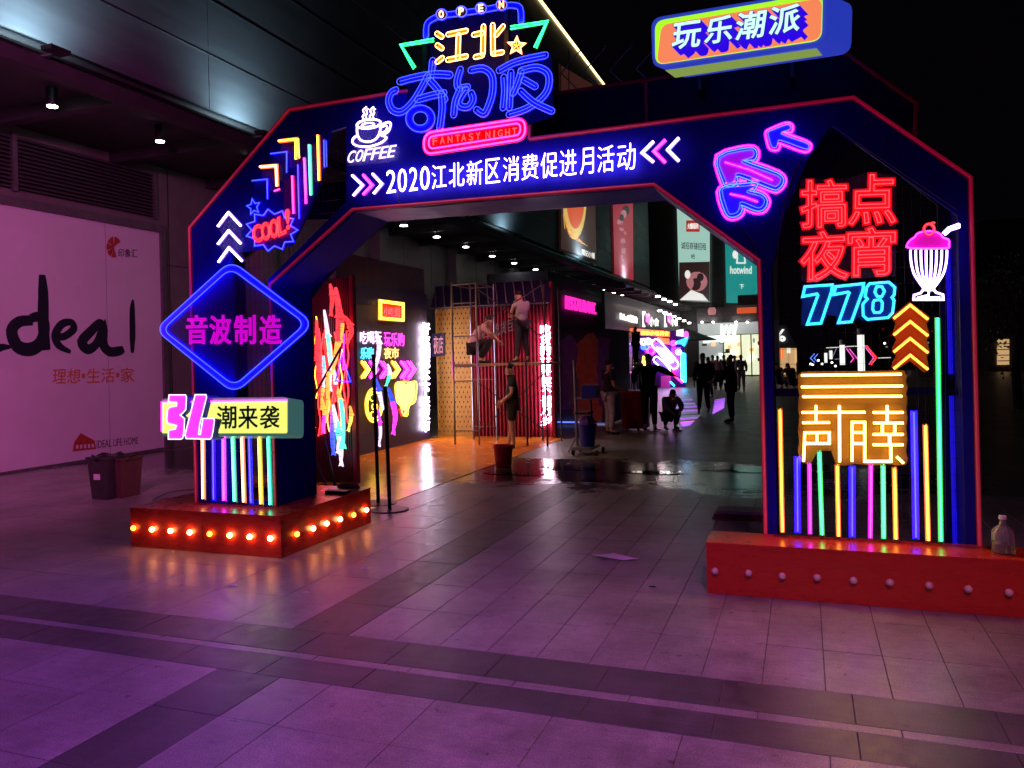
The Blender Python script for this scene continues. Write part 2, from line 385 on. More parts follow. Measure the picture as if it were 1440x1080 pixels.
_gl = {}
def glyph(s, off=0, ext=0):
    k = (s, off)
    if k in _gl: return _gl[k]
    c = bpy.data.curves.new('t', 'FONT'); c.body = s; c.size = 1; c.resolution_u = 3; c.fill_mode = 'FRONT'; c.offset = off
    o = bpy.data.objects.new('t', c); C.objects.link(o); bpy.context.view_layer.update()
    me = bpy.data.meshes.new_from_object(o.evaluated_get(bpy.context.evaluated_depsgraph_get()))
    vs = [(v.co.x, v.co.y) for v in me.vertices]; fs = [tuple(p.vertices) for p in me.polygons]
    cnt = {}
    for f in fs:
        for i in range(len(f)):
            e = tuple(sorted((f[i], f[(i + 1) % len(f)]))); cnt[e] = cnt.get(e, 0) + 1
    adj = {}
    for (a, b), n in cnt.items():
        if n == 1: adj.setdefault(a, []).append(b); adj.setdefault(b, []).append(a)
    loops = []; seen = set()
    for st in adj:
        if st in seen: continue
        lp = [st]; seen.add(st); cur = st
        while True:
            nx = [x for x in adj[cur] if x not in seen]
            if not nx: break
            cur = nx[0]; seen.add(cur); lp.append(cur)
        if len(lp) > 2: loops.append([vs[i] for i in lp])
    bpy.data.objects.remove(o); bpy.data.curves.remove(c); bpy.data.meshes.remove(me)
    x0 = min(v[0] for v in vs); x1 = max(v[0] for v in vs); y0 = min(v[1] for v in vs); y1 = max(v[1] for v in vs)
    nz = lambda p: ((p[0] - x0) / (x1 - x0), (p[1] - y0) / (y1 - y0))
    _gl[k] = ([nz(v) for v in vs], fs, [[nz(p) for p in lp] for lp in loops]); return _gl[k]
def text(mb, pl, s, quad, fill=None, tube=None, off=.03, th=.012, bold=0, r=.004, sleeve=0, side=None, double=0):
    """quad in pixels: BL, BR, TR, TL"""
    V, Fs, Lp = glyph(s, min(0, bold)); A = [Vector(pl.q(*c)) for c in quad]
    def mp(p): x, y = p; return (A[0] * (1 - x) + A[1] * x) * (1 - y) + (A[3] * (1 - x) + A[2] * x) * y
    if fill:
        M = [mp(v) for v in V]; n = len(M)
        vs = [pl.w(a.x, a.y, off) for a in M] + [pl.w(a.x, a.y, off - th) for a in M]
        mb.add(vs, Fs, fill)
        if th:
            idx = {}
            for lp in Lp:
                W = [mp(p) for p in lp]; k = len(W)
                mb.add([pl.w(a.x, a.y, off) for a in W] + [pl.w(a.x, a.y, off - th) for a in W], [(i, (i + 1) % k, k + (i + 1) % k, k + i) for i in range(k)], side or fill)
    if fill and bold > 0:
        rb = bold * ((A[3] - A[0]).length + (A[1] - A[0]).length / max(1, len(s))) * .5
        for lp in Lp:
            mb.sweep([pl.w(*tuple(mp(p)), off - th * .5) for p in lp], rb, max(th * .5, .001), fill, True, 4 if rb < .02 else 6, pl.n)
    if tube:
        for lp in Lp:
            neonq(mb, pl, [tuple(mp(p)) for p in lp], tube, r, True, off + r, sleeve)
def row(pl, s, tl, tr, br, bl, widths=None, gap=.08):
    """split a row quad into one quad per character"""
    n = len(s); widths = widths or [1] * n; tot = sum(widths); out = []; x = 0
    L = lambda a, b, t: (a[0] + (b[0] - a[0]) * t, a[1] + (b[1] - a[1]) * t)
    for c, wd in zip(s, widths):
        t0 = (x + gap / 2) / tot; t1 = (x + wd - gap / 2) / tot; x += wd
        out.append((c, [L(bl, br, t0), L(bl, br, t1), L(tl, tr, t1), L(tl, tr, t0)]))
    return out
def fillpoly(mb, pl, pts, mat, off=.01, th=.006, sm=0, rnd=0, side=None):
    if sm: pts = smooth(pts, True, sm)
    q = Q(pl, pts)
    if rnd: q = rounded(q, rnd)
    mb.plate(pl, [q], off, th, mat, side)
def sign(name, label, pl, uv, cat='neon sign', group=None):
    a, b = pl.q(*uv); return thing(name, label, cat, pl.w(a, b, 0), group)

# ------------------------------------------------------------------ ground
mb = MB(); mb.box(-60, 60, -14, 160, -.4, -.008, 'joint'); ground = struct('ground', mb)
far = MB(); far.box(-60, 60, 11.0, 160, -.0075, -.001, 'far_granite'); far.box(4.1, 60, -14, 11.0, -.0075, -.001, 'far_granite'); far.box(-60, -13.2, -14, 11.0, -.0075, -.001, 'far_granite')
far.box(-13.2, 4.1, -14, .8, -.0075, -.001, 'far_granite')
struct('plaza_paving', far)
tiles = []
def xs(step, off, a, b):
    k = math.ceil((a - off) / step); r = []
    while off + k * step < b: r.append(off + k * step); k += 1
    return r
def fillx(a, b, step, off): e = [a] + [x for x in xs(step, off, a + .04, b - .04)] + [b]; return list(zip(e[:-1], e[1:]))
ybands = [(.8, 3.83, 'L'), (3.83, 4.11, 'D'), (4.11, 4.19, 'S'), (4.19, 4.55, 'D'), (4.55, 11.0, 'L')]
for ya, yb, t in ybands:
    if t == 'L':
        for y0, y1 in fillx(ya, yb, .62, 4.55):
            for xa, xb, tt in ((-13.2, -3.37, 'L'), (-3.37, -2.92, 'D'), (-2.92, 4.1, 'L')):
                st = .66 if xa < -10 or ya < 4 else .33
                for x0, x1 in (fillx(xa, xb, st, .07) if tt == 'L' else [(xa, xb)]): tiles.append((x0, x1, y0, y1, tt))
    else:
        for x0, x1 in fillx(-13.2, 4.1, .66, .2 + (.2 if t == 'S' else 0)): tiles.append((x0, x1, ya, yb, t))
tiles.sort(key=lambda t: (abs((t[0] + t[1]) / 2 * .9 + 1.2)) ** 2 * .7 + ((t[2] + t[3]) / 2 - 3.3) ** 2)
cache = {}; rest = MB(); cnt = 0
for (x0, x1, y0, y1, t) in tiles:
    mat = {'L': 'light_granite', 'D': 'dark_granite', 'S': 'light_granite'}[t]; g = .002
    inview = y0 > 3.0 and abs((x0 + x1) / 2 + (y0 + y1) / 2 * .37) < (y0 + y1) / 2 * .82 + .6
    tz = random.uniform(-.0008, .0004)
    if inview and cnt < 300:
        key = (round(x1 - x0, 3), round(y1 - y0, 3), mat)
        if key not in cache:
            b = MB(); hx = (x1 - x0) / 2 - g; hy = (y1 - y0) / 2 - g; e = .0018
            b.add([(-hx, -hy, -.006), (hx, -hy, -.006), (hx, hy, -.006), (-hx, hy, -.006), (-hx, -hy, -e), (hx, -hy, -e), (hx, hy, -e), (-hx, hy, -e),
                   (-hx + e, -hy + e, 0), (hx - e, -hy + e, 0), (hx - e, hy - e, 0), (-hx + e, hy - e, 0)],
                  [(0, 1, 5, 4), (1, 2, 6, 5), (2, 3, 7, 6), (3, 0, 4, 7), (4, 5, 9, 8), (5, 6, 10, 9), (6, 7, 11, 10), (7, 4, 8, 11), (8, 9, 10, 11)], mat)
            o = b.build('paving_stone'); cache[key] = o.data; o.parent = ground
        else:
            o = bpy.data.objects.new('paving_stone', cache[key]); C.objects.link(o); o.parent = ground
        o.location = ((x0 + x1) / 2, (y0 + y1) / 2, tz); o.rotation_euler = (random.uniform(-.0012, .0012), random.uniform(-.0012, .0012), 0)
        cnt += 1
    else:
        z = tz; rest.add([(x0 + g, y0 + g, z), (x1 - g, y0 + g, z), (x1 - g, y1 - g, z), (x0 + g, y1 - g, z), (x0 + g, y0 + g, z - .006), (x1 - g, y0 + g, z - .006), (x1 - g, y1 - g, z - .006), (x0 + g, y1 - g, z - .006)],
                         [(0, 1, 2, 3), (4, 5, 1, 0), (5, 6, 2, 1), (6, 7, 3, 2), (7, 4, 0, 3)], mat)
o = rest.build('paving_stones'); o.parent = ground; stuff(o)

mb = MB(); mb.box(-8.15, -5.02, 7.75, 17.3, .001, .006, 'orange_floor')
o = struct('orange_floor', mb)
# wet patches
wet = MB(); G0 = Pl('Z', .009)
def blob(cx, cy, rx, ry, n=26, rg=.25):
    pts = []; ph = [random.uniform(0, 6.28) for _ in range(4)]
    for i in range(n):
        a = 2 * math.pi * i / n; k = 1 + rg * sum(math.sin((j + 2) * a + ph[j]) / (j + 1.5) for j in range(4))
        pts.append((cx + rx * k * math.cos(a), cy + ry * k * math.sin(a)))
    return pts
for i, (cx, cy, rx, ry) in enumerate([(-4.3, 11.6, .42, .20), (-3.6, 12.3, .55, .16), (-2.2, 12.1, .6, .12), (-1.0, 12.5, .4, .10), (-2.9, 11.2, .25, .07)]):
    wet.plate(Pl('Z', .0075 + i * .0007), [blob(cx, cy, rx, ry, 40, .4)], 0, .0005, 'puddle_water')
o = struct('puddle_water', wet); o['label'] = 'rain puddles on the paving behind the arch'

# ------------------------------------------------------------------ mall building
mall = thing('mall_building', 'long dark mall building with metal fascia, canopy and lit posters on the left', 'building', (-13.2, 30, 0))
part('wall', mall, lambda b: (b.box(-14.2, -13.2, -6, 56, 0, 6.208, 'concrete_wall')))
def seams(b):
    for y in xs(2.2, 13.75, 13, 56): b.box(-13.2, -13.195, y, y + .018, 0, 6.3, 'black')
    for z in (2.35, 4.05): b.box(-13.2, -13.194, 13.6, 56, z, z + .018, 'black')
part('wall_seams', mall, seams)
for y in (16.5, 22.5, 28.5, 34.5, 40.5, 46.5):
    part('pier', mall, lambda b: b.box(-13.2, -12.85, y, y + .6, 0, 6.3, 'concrete_wall'))
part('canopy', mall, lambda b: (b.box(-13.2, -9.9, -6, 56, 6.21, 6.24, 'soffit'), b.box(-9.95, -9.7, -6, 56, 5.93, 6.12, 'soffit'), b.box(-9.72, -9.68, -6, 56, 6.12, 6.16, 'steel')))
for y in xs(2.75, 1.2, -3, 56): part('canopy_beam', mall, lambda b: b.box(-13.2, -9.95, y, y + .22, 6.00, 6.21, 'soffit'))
# fascia panels
for i, z in enumerate([6.5, 7.53, 8.56, 9.59, 10.62, 11.65, 12.68, 13.71, 14.74, 15.77]):
    z1 = min(16.8, z + 1.03)
    for y in xs(4.4, -1.6, -6.1, 54):
        part('fascia_panel', mall, lambda b: b.box(-10.4, -10.1 + random.uniform(-.006, .006), y + .006, y + 4.394, z + .007, z1 - .007, 'fascia'))
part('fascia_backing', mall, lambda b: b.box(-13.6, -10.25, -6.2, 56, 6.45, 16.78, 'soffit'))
def strips(b):
    for z in (6.5, 7.53, 8.56, 9.59): b.box(-10.13, -10.085, -6, 34, z - .009, z + .009, 'steel')
part('fascia_trim', mall, strips)
part('roof_light_line', mall, lambda b: b.box(-10.12, -10.02, 24, 56, 16.80, 16.88, 'gold_line'), label='thin golden light line along the roof edge')
for z0, z1 in ((5.06, 6.02),):
    for y0, y1 in ((7.0, 10.05), (10.15, 13.3)):
        part('louvre_frame', mall, lambda b: (b.box(-13.2, -13.12, y1, y1 + .09, z0 - .04, z1 + .04, 'frame_grey'), b.box(-13.195, -13.19, y0, y1, z0, z1, 'black')))
        for k in range(13):
            z = z0 + (k + .5) * (z1 - z0) / 13
            part('louvre_slat', mall, lambda b: b.add([(-13.19, y0, z + .03), (-13.19, y1, z + .03), (-13.11, y1, z - .02), (-13.11, y0, z - .02), (-13.19, y0, z + .022), (-13.19, y1, z + .022), (-13.11, y1, z - .03), (-13.11, y0, z - .03)], [(0, 1, 2, 3), (7, 6, 5, 4), (3, 2, 6, 7), (0, 3, 7, 4), (1, 5, 6, 2)], 'louvre'))
# canopy downlights
DL = []
for k, y in enumerate([6.8, 9.02, 11.22, 13.8, 16.4, 18.9, 21.38, 23.93, 26.63, 29.59, 32.35, 35.27, 37.92, 40.52, 43.3, 46.0, 48.7, 51.6, 54.2]):
    x = -10.9 - min(1, max(0, (y - 11) / 20)) * .9
    o = thing('ceiling_downlight', 'small lit cylinder downlight in the long row receding under the mall canopy', 'downlight', (x, y, 6.3), 'downlights in a row under the mall canopy')
    if k < 1: o['label'] = 'nearest cylinder downlight, out beyond the left edge of the view'
    if 3 <= k <= 5: o['label'] = 'cylinder downlight behind the left shoulder of the arch, %s of three' % ('nearest', 'middle', 'farthest')[k - 3]
    if k > 5: o['label'] = 'canopy downlight seen under the arch crossbar, %s from the left' % ('first', 'second', 'third', 'fourth', 'fifth', 'sixth', 'seventh', 'eighth', 'ninth', 'tenth', 'eleventh', 'twelfth', 'thirteenth')[k - 6]
    if k == 1: o['label'] = 'cylinder downlight above the louvres, leftmost lamp in view'
    if k == 2: o['label'] = 'cylinder downlight above the right end of the louvres, second from the left'
    hs = part('housing', o, lambda b: b.lathe((x, y, 5.93), [(.085, 0), (.085, .28)], 'dark_steel', 14))
    part('lens', hs, lambda b: b.lathe((x, y, 5.915), [(.075 if y < 20 else .11, 0), (.075 if y < 20 else .11, .02)], 'downlight_glow', 14)); hs.children[0].scale = (1, 1, 1)
    if k < 8: lamp('downlight_beam', 'SPOT', (x, y, 5.9), (x, y, 0), 9, (1, .93, .85), .07, 120, .8)

up = [(7.6, 1.0), (12.0, .85), (22.2, .5), (26.2, .6), (36.3, .9), (46.5, .9)]
for i, (y, k) in enumerate(up):
    o = thing('wall_floodlight', ['black floodlight box on the canopy edge at far left, washing the fascia', 'black floodlight on the canopy edge just left of the arch', 'black floodlight on the canopy edge seen under the arch crossbar', 'second floodlight on the canopy edge seen under the arch crossbar', 'black floodlight below the orange food poster', 'black floodlight below the red poster'][i], 'floodlight', (-9.78, y, 6.12), 'floodlights along the canopy edge')
    part('housing', o, lambda b: b.box(-9.56, -9.36, y + .16, y + .46, 6.14, 6.20, 'black'))
    part('bracket', o, lambda b: b.box(-9.75, -9.50, y + .28, y + .34, 6.11, 6.14, 'steel'))
    lamp('fascia_wash', 'SPOT', (-9.42, y + .3, 6.25), (-10.12, y + .3, 7.3), 230 * k, (.58, .86, 1.0), .06, 150, 1)

def sheet(name, label, cat, pl, uv4, fn, group=None, frame='frame_grey', face='poster_mint', fw=.05, th=.06):
    q = Q(pl, uv4); c = q[0]; o = thing(name, label, cat, pl.w(c[0], c[1], 0), group)
    part('frame', o, lambda b: b.plate(pl, [q, [tuple(Vector(p) + (Vector(((q[0][0] + q[2][0]) / 2, (q[0][1] + q[2][1]) / 2)) - Vector(p)).normalized() * fw * 1.4) for p in q]], th + .02, th, frame))
    part('face', o, lambda b: b.plate(pl, [q], th, th - .01, face))
    if fn: fn(o)
    return o
# hoarding with brush lettering, left
PW = Pl('X', -13.2); PF = Pl('X', -10.1)
hb = thing('billboard', 'large white hoarding printed with black brush lettering on the left wall', 'billboard', (-13.1, 10, 0))
part('board', hb, lambda b: b.box(-13.2, -13.14, 2.0, 13.42, .05, 4.74, 'poster_white'))
for ys_ in (4.8, 7.2, 9.6, 12.0): part('board_seam', hb, lambda b: b.box(-13.141, -13.1385, ys_, ys_ + .006, .06, 4.73, 'frame_grey'))
part('frame', hb, lambda b: (b.box(-13.2, -13.08, 13.42, 13.56, 0, 4.90, 'frame_grey'), b.box(-13.2, -13.08, 2, 13.42, 4.74, 4.90, 'frame_grey'), b.box(-13.2, -13.08, 2, 13.42, 0, .05, 'frame_grey')))
pb = Pl('X', -13.14); z6 = zx(2.573, 0, 300)
def stroke(b, pts, w, taper=None, mat='poster_ink', sm=4, n=None, off=.0):
    if sm: pts = smooth(pts, False, sm)
    P = [pb.w(*pb.q(*p), .0045 + off) for p in z6(pts)]
    tp = None
    if taper: tp = [taper[min(len(taper) - 1, int(i * (len(taper) - 1) / max(1, len(P) - 1)))] * (1 - (i * (len(taper) - 1) / max(1, len(P) - 1)) % 1) + taper[min(len(taper) - 1, int(i * (len(taper) - 1) / max(1, len(P) - 1)) + 1)] * ((i * (len(taper) - 1) / max(1, len(P) - 1)) % 1) for i in range(len(P))]
    b.sweep(P, w / 2.573 * .0105, .0035, mat, False, 8, pb.n, tp)
LT = {'d': [([(118, 388), (70, 392), (42, 425), (62, 480), (110, 492), (150, 462), (160, 400), (140, 375), (110, 380)], 30, [.8, .9, 1, 1.1, 1, .9, .7]), ([(152, 222), (156, 300), (156, 400), (164, 495)], 30, [.55, .9, 1, 1, .9])],
      'e': [([(198, 446), (232, 445), (266, 418), (256, 394), (222, 402), (200, 440), (212, 478), (255, 502)], 19, [.9, 1, 1.1, .9, 1.1, 1.2, 1, .5])],
      'a': [([(378, 410), (360, 398), (330, 425), (296, 465), (318, 492), (350, 470), (374, 415), (372, 470), (395, 500), (430, 498), (447, 490)], 26, [.6, .9, 1, 1.1, 1, .9, 1, 1.1, 1, 1, .7])],
      'l': [([(480, 312), (478, 360), (479, 430), (478, 505)], 20, [.3, .9, 1, 1, .5])],
      'i': [([(-60, 470), (-20, 490), (10, 484), (38, 484)], 20, [1, 1, .8, .3])]}
for k, ss in LT.items():
    def f(b):
        for i, (p, wd, tp) in enumerate(ss): stroke(b, p, wd, tp, off=.001 * i)
    part('letter', hb, f, 'black brush letter ' + k)
for c, qd in row(pb, '理想·生活·家', *z6([(190, 565), (487, 558), (487, 610), (187, 616)]), widths=[1, 1, .35, 1, 1, .35, 1]):
    if c == '·': part('dot', hb, lambda b: b.sweep([pb.w(*pb.q((qd[0][0] + qd[1][0]) / 2, (qd[0][1] + qd[2][1]) / 2), .002 + d) for d in (0, .003)], .05, .05, 'poster_orange', n=8))
    else: part('letter', hb, lambda b: text(b, pb, c, qd, 'poster_orange', off=.004, th=.003, bold=.012), 'orange printed character')
for a0, a1 in ((95, 150), (155, 200), (205, 245), (30, 85), (250, 290)):
    part('logo_petal', hb, lambda b: b.plate(pb, [[pb.q(*z6([(412, 122)])[0])] + [pb.q(*z6([p])[0]) for p in ellipse(412, 122, 27, -38, 6, a0, a1)]], .004, .003, 'poster_red'))
part('letter', hb, lambda b: text(b, pb, '印象汇', z6([(428, 158), (496, 160), (496, 130), (428, 128)]), 'poster_ink', off=.004, th=.003, bold=.01), 'dark printed characters beside the petal logo')
part('letter', hb, lambda b: text(b, pb, 'IDEAL LIFE HOME', z6([(350, 850), (500, 834), (500, 808), (350, 822)]), 'louvre', off=.004, th=.003), 'faint printed line of capitals')
part('house_emblem', hb, lambda b: (fillpoly(b, pb, z6([(262, 862), (268, 828), (292, 795), (342, 822), (347, 852)]), 'poster_red', .004, .003), [fillpoly(b, pb, z6([(275 + i * 14, 852 - i), (283 + i * 14, 851 - i), (283 + i * 14, 838 - i), (275 + i * 14, 838 - i)]), 'poster_white', .007, .002) for i in range(5)]))

# posters on the fascia
def p1(o):
    pl = Pl('X', -10.04)
    part('print', o, lambda b: (fillpoly(b, pl, ellipse(808, 275, 17, 62, 24), 'poster_gold', .006, .005), fillpoly(b, pl, ellipse(809, 270, 13.5, 52, 24), 'poster_flame', .012, .005),
        fillpoly(b, pl, ellipse(812, 170, 21, 40, 24, 0, 360), 'poster_gold', .006, .005), fillpoly(b, pl, ellipse(812, 172, 16, 30, 24), 'poster_flame', .012, .005)), 'orange slice picture with golden rims')
    part('letter', o, lambda b: text(b, pl, '瑶记小铺', [(818, 358), (836, 364), (836, 356), (818, 350)], 'print_white', off=.01, bold=.02))
    for k in range(9): part('fringe', o, lambda b: b.sweep([pl.w(*pl.q(*p), .012) for p in [(792 + k * 1.1, 300 + k * 4), (794 + k * 4, 322 + k * 3)]], .02, .01, 'poster_flame' if k % 2 else 'poster_gold', n=4))
sheet('food_poster', 'dark lit poster with a big orange slice, leftmost poster on the fascia', 'poster', Pl('X', -10.1), [(786, 352), (838, 368), (832, 118), (786, 90)], p1, 'lit posters on the mall', face='poster_brown')
def p2(o):
    pl = Pl('X', -10.04)
    for k, (x, y, ww, hh) in enumerate([(872, 312, 8, 6), (874, 322, 6, 5), (879, 327, 3, 4), (876, 338, 7, 6), (877, 352, 6, 8), (875, 362, 4, 8), (876, 374, 5, 6)]):
        part('letter', o, lambda b: text(b, pl, '新年快乐好礼会'[k], [(x - ww / 2, y + hh / 2), (x + ww / 2, y + hh / 2 + 1), (x + ww / 2, y - hh / 2 + 1), (x - ww / 2, y - hh / 2)], 'print_rose', off=.01, bold=.03))
    for k in range(3): part('print', o, lambda b: fillpoly(b, pl, ellipse(880 - k * 3, 296 + k * 5, 5 - k, 7 - k, 12), 'print_rose' if k % 2 else 'print_dark', .008 + k * .003, .003))
sheet('red_poster', 'crimson vertical poster with small white print beside the orange food poster', 'poster', Pl('X', -10.1), [(862, 386), (890, 396), (889, 268), (859, 262)], p2, 'lit posters on the mall', face='poster_crimson')
part('banner_print', mall, lambda b: b.box(-10.1, -10.05, 34.2, 40.0, 6.45, 6.49, 'steel'))
# cross wing facing the camera
WG = Pl('Y', 58.4)
wing = thing('cross_wing_building', 'dark building wing across the end of the passage with posters above a bright shop', 'building', (-6, 58.4, 0))
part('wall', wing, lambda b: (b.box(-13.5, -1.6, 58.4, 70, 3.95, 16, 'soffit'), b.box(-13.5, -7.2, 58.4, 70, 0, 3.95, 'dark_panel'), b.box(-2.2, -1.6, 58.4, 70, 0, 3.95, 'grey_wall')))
part('fascia_band', wing, lambda b: b.box(-7.2, -2.2, 58.1, 58.4, 3.95, 5.0, 'frame_grey'))
part('shop_window', wing, lambda b: b.box(-5.4, -2.9, 58.9, 59, .1, 3.0, 'shop_cream'))
part('shop_window', wing, lambda b: b.box(-7.2, -5.4, 58.9, 59, .9, 2.9, 'shop_dim'))
part('shop_window', wing, lambda b: b.box(-2.85, -2.2, 58.8, 58.9, .1, 2.6, 'shop_warm'))
for i in range(26):
    x = random.uniform(-7.1, -3.0); z = random.uniform(.9, 2.8)
    part('shop_display', wing, lambda b: b.box(x, x + random.uniform(.08, .5), 58.80 - i * .002, 58.85, z, z + random.uniform(.06, .35), random.choice(['shop_white', 'shop_white', 'frame_grey', 'shop_warm', 'shop_dim'])))
for x in (-7.2, -5.42, -4.2, -3.5, -2.88): part('mullion', wing, lambda b: b.box(x - .04, x + .04, 58.6, 58.68, 0, 3.1, 'frame_grey'))
part('shop_fascia', wing, lambda b: b.box(-7.2, -2.2, 58.5, 58.6, 3.05, 3.9, 'shop_dim'))
part('shop_sign', wing, lambda b: b.box(-6.7, -5.5, 58.35, 58.45, 2.55, 3.0, 'shop_white'), 'white lightbox over the shop entrance')
wp = Pl('Y', 58.1)
part('shop_sign', wing, lambda b: text(b, wp, 'BOOK', [(1014, 482), (1037, 481), (1037, 457), (1014, 457)], 'shop_white', off=.06, th=.05, bold=.06), 'bright white block letters above the shop')
for u in (987, 1003, 1035, 1051): part('spotlight', wing, lambda b: b.lathe(Pl('Y', 57.8).p(u, 454), [(.07, 0), (.07, .1)], 'downlight_glow', 8))
def p3(o):
    pl = Pl('Y', 58.25)
    part('print', o, lambda b: (fillpoly(b, pl, [(965, 326), (984, 326), (984, 310), (965, 310)], 'print_red', .02, .01), fillpoly(b, pl, [(955, 424), (998, 424), (998, 368), (955, 369)], 'print_dark', .02, .01),
         fillpoly(b, pl, ellipse(980, 396, 15, 14, 14), 'print_rose', .04, .01), fillpoly(b, pl, ellipse(967, 386, 4, 6, 10), 'print_white', .05, .01), fillpoly(b, pl, ellipse(978, 400, 8, 9, 10), 'print_dark', .06, .01),
         fillpoly(b, pl, [(956, 422), (972, 408), (988, 414), (996, 423)], 'print_white', .07, .01), fillpoly(b, pl, ellipse(985, 390, 5, 6, 8), 'print_dark', .08, .01), fillpoly(b, pl, ellipse(972, 398, 4, 8, 8), 'print_rose', .09, .01)), 'dark food photograph on the lower half')
    part('letter', o, lambda b: text(b, pl, '火爆福利', [(967, 322), (982, 322), (982, 314), (967, 314)], 'print_white', off=.04, bold=.04))
    part('letter', o, lambda b: text(b, pl, '诚招商铺招租', [(958, 350), (993, 352), (993, 342), (958, 340)], 'frame_grey', off=.03, bold=.01))
    part('letter', o, lambda b: text(b, pl, '吧', [(972, 364), (977, 364), (977, 358), (972, 358)], 'frame_grey', off=.03, bold=.02))
sheet('menu_poster', 'tall pale green poster with red badge and dark food photo above the bright shop', 'poster', Pl('Y', 58.3), [(954, 429), (1000, 430), (1000, 285), (950, 270)], p3, 'lit posters on the mall', face='poster_mint', fw=.2)
def p4(o):
    pl = Pl('Y', 58.05)
    part('letter', o, lambda b: text(b, pl, 'hotwind', [(1027, 385), (1057, 385), (1057, 374), (1027, 374)], 'print_white', off=.04, bold=.02), 'white lower-case wordmark')
    part('emblem_line', o, lambda b: b.sweep([pl.w(*pl.q(*p), .04) for p in [(1037, 362), (1036, 370), (1048, 370), (1047, 360)]], .05, .03, 'print_white', n=5, N=pl.n), 'white line emblem')
    part('emblem_leaf', o, lambda b: fillpoly(b, pl, ellipse(1034, 358, 4, 6, 10), 'print_white', .04, .01), 'white leaf emblem')
    part('letter', o, lambda b: text(b, pl, '下', [(1040, 406), (1046, 406), (1046, 400), (1040, 400)], 'print_white', off=.04, bold=.02))
sheet('teal_poster', 'teal lit poster with white wordmark hanging behind the right arch leg', 'poster', Pl('Y', 58.1), [(1019, 431), (1072, 432), (1070, 330), (1017, 322)], p4, 'lit posters on the mall', face='poster_teal', fw=.2)
part('unit', thing('air_unit', 'dark box unit below the teal poster', 'box', (-3.2, 57, 4.9)), lambda b: b.box(-4.2, -2.6, 56.6, 57.6, 5.0, 5.7, 'soffit'))
o = thing('red_shop_sign', 'dim red lit sign under the teal poster', 'sign', (-4, 57, 4.4)); part('face', o, lambda b: b.box(-4.3, -3.0, 57.0, 57.1, 4.45, 4.85, 'poster_flame'))
o = thing('pink_wall_lamp', 'dim pink wall lamp left of the red shop sign', 'lamp', (-6, 57.6, 4.4)); part('face', o, lambda b: b.lathe((-6.1, 57.9, 4.5), [(.25, 0), (.3, .3), (.2, .5)], 'print_rose', 10))
# second canopy over the far shops
cp = thing('far_canopy', 'dark slatted canopy with small downlights over the far shop signs', 'canopy', (-8.4, 40, 4.98))
part('deck', cp, lambda b: b.box(-8.8, -7.5, 34.9, 57.8, 4.98, 5.08, 'soffit'))
for i in range(12): part('canopy_beam', cp, lambda b: b.box(-8.7, -7.5, 35.2 + i * 1.95, 35.35 + i * 1.95, 4.80, 4.975, 'frame_grey'))
for (u, v) in [(925, 418), (934, 422), (942, 425), (950, 429), (928, 438), (935, 441), (941, 443), (948, 446), (955, 449), (962, 452), (969, 455), (976, 458)]:
    P = Pl('Z', 4.72).p(u, v) if v < 435 else Pl('X', -7.7).p(u, v)
    part('downlight', cp, lambda b: b.lathe(P, [(.11, 0), (.11, .08)], 'downlight_glow', 8))
# shop signs on the facade
def fsign(name, label, pl, s, quad, mat, bold=.03, back=None, cat='shop sign', th=.08):
    o = sign(name, label, pl, quad[0], cat, 'lit shop signs along the mall')
    if back: part('backing', o, lambda b: fillpoly(b, pl, [(quad[0][0] - 2, quad[0][1] + 2), (quad[1][0] + 2, quad[1][1] + 2), (quad[2][0] + 2, quad[2][1] - 2), (quad[3][0] - 2, quad[3][1] - 2)], back, .02, .03))
    part('lettering', o, lambda b: text(b, pl, s, quad, mat, off=.12, th=th, bold=bold))
    return o
PP = Pl('X', -10.3)
part('side_wing_wall', mall, lambda b: b.box(-13.15, -10.35, 32.6, 42.6, 0, 5.55, 'grey_wall'))
fsign('pink_shop_sign', 'hot pink lit lettering on the grey wall right of the red booth', PP, 'RESTAURANT.', [(793, 434), (836, 442), (836, 427), (793, 416)], 'sign_pink', .05)
PQ = Pl('X', -8.3)
fsign('white_shop_sign', 'white lit lettering left of the two bracketed signs', PQ, 'Reload:宜善食', [(870, 450), (894, 455), (894, 446), (870, 438)], 'shop_white', .02)
for (a, c, lb) in ((901, 924, 'bracketed white and red brush sign, nearer of the two'), (932, 951, 'bracketed white and red brush sign, farther of the two')):
    o = sign('bracket_shop_sign', lb, PQ, (a, 455), 'shop sign', 'lit shop signs along the mall')
    part('bracket', o, lambda b: text(b, PQ, '【', [(a, 459), (a + 4, 459), (a + 4, 439), (a, 439)], 'shop_white', off=.1, bold=.06))
    part('lettering', o, lambda b: text(b, PQ, '味', [(a + 5, 454), (a + 11, 456), (a + 11, 441), (a + 5, 441)], 'led_pink', off=.1, bold=.06))
    part('lettering', o, lambda b: text(b, PQ, '小食', [(a + 10, 458), (c, 458), (c, 449), (a + 10, 446)], 'shop_white', off=.1, bold=.06))
o = sign('burger_shop_sign', 'small glowing yellow arched letter sign beyond the bracketed signs', PQ, (966, 470), 'shop sign', 'lit shop signs along the mall')
part('letter', o, lambda b: (b.sweep([PQ.w(*PQ.q(*p), .1) for p in smooth([(968, 467), (969, 458), (971, 455), (972.5, 462), (974, 455), (976, 458), (977, 468)], False, 3)], .1, .05, 'logo_yellow', n=5, N=PQ.n)))
shops = thing('shopfront_row', 'row of dim shopfronts with warm amber windows under the far canopy', 'shopfront', (-8.4, 45, 0))
part('wall', shops, lambda b: b.box(-8.5, -8.36, 34.7, 57.8, 0, 4.7, 'dark_panel'))
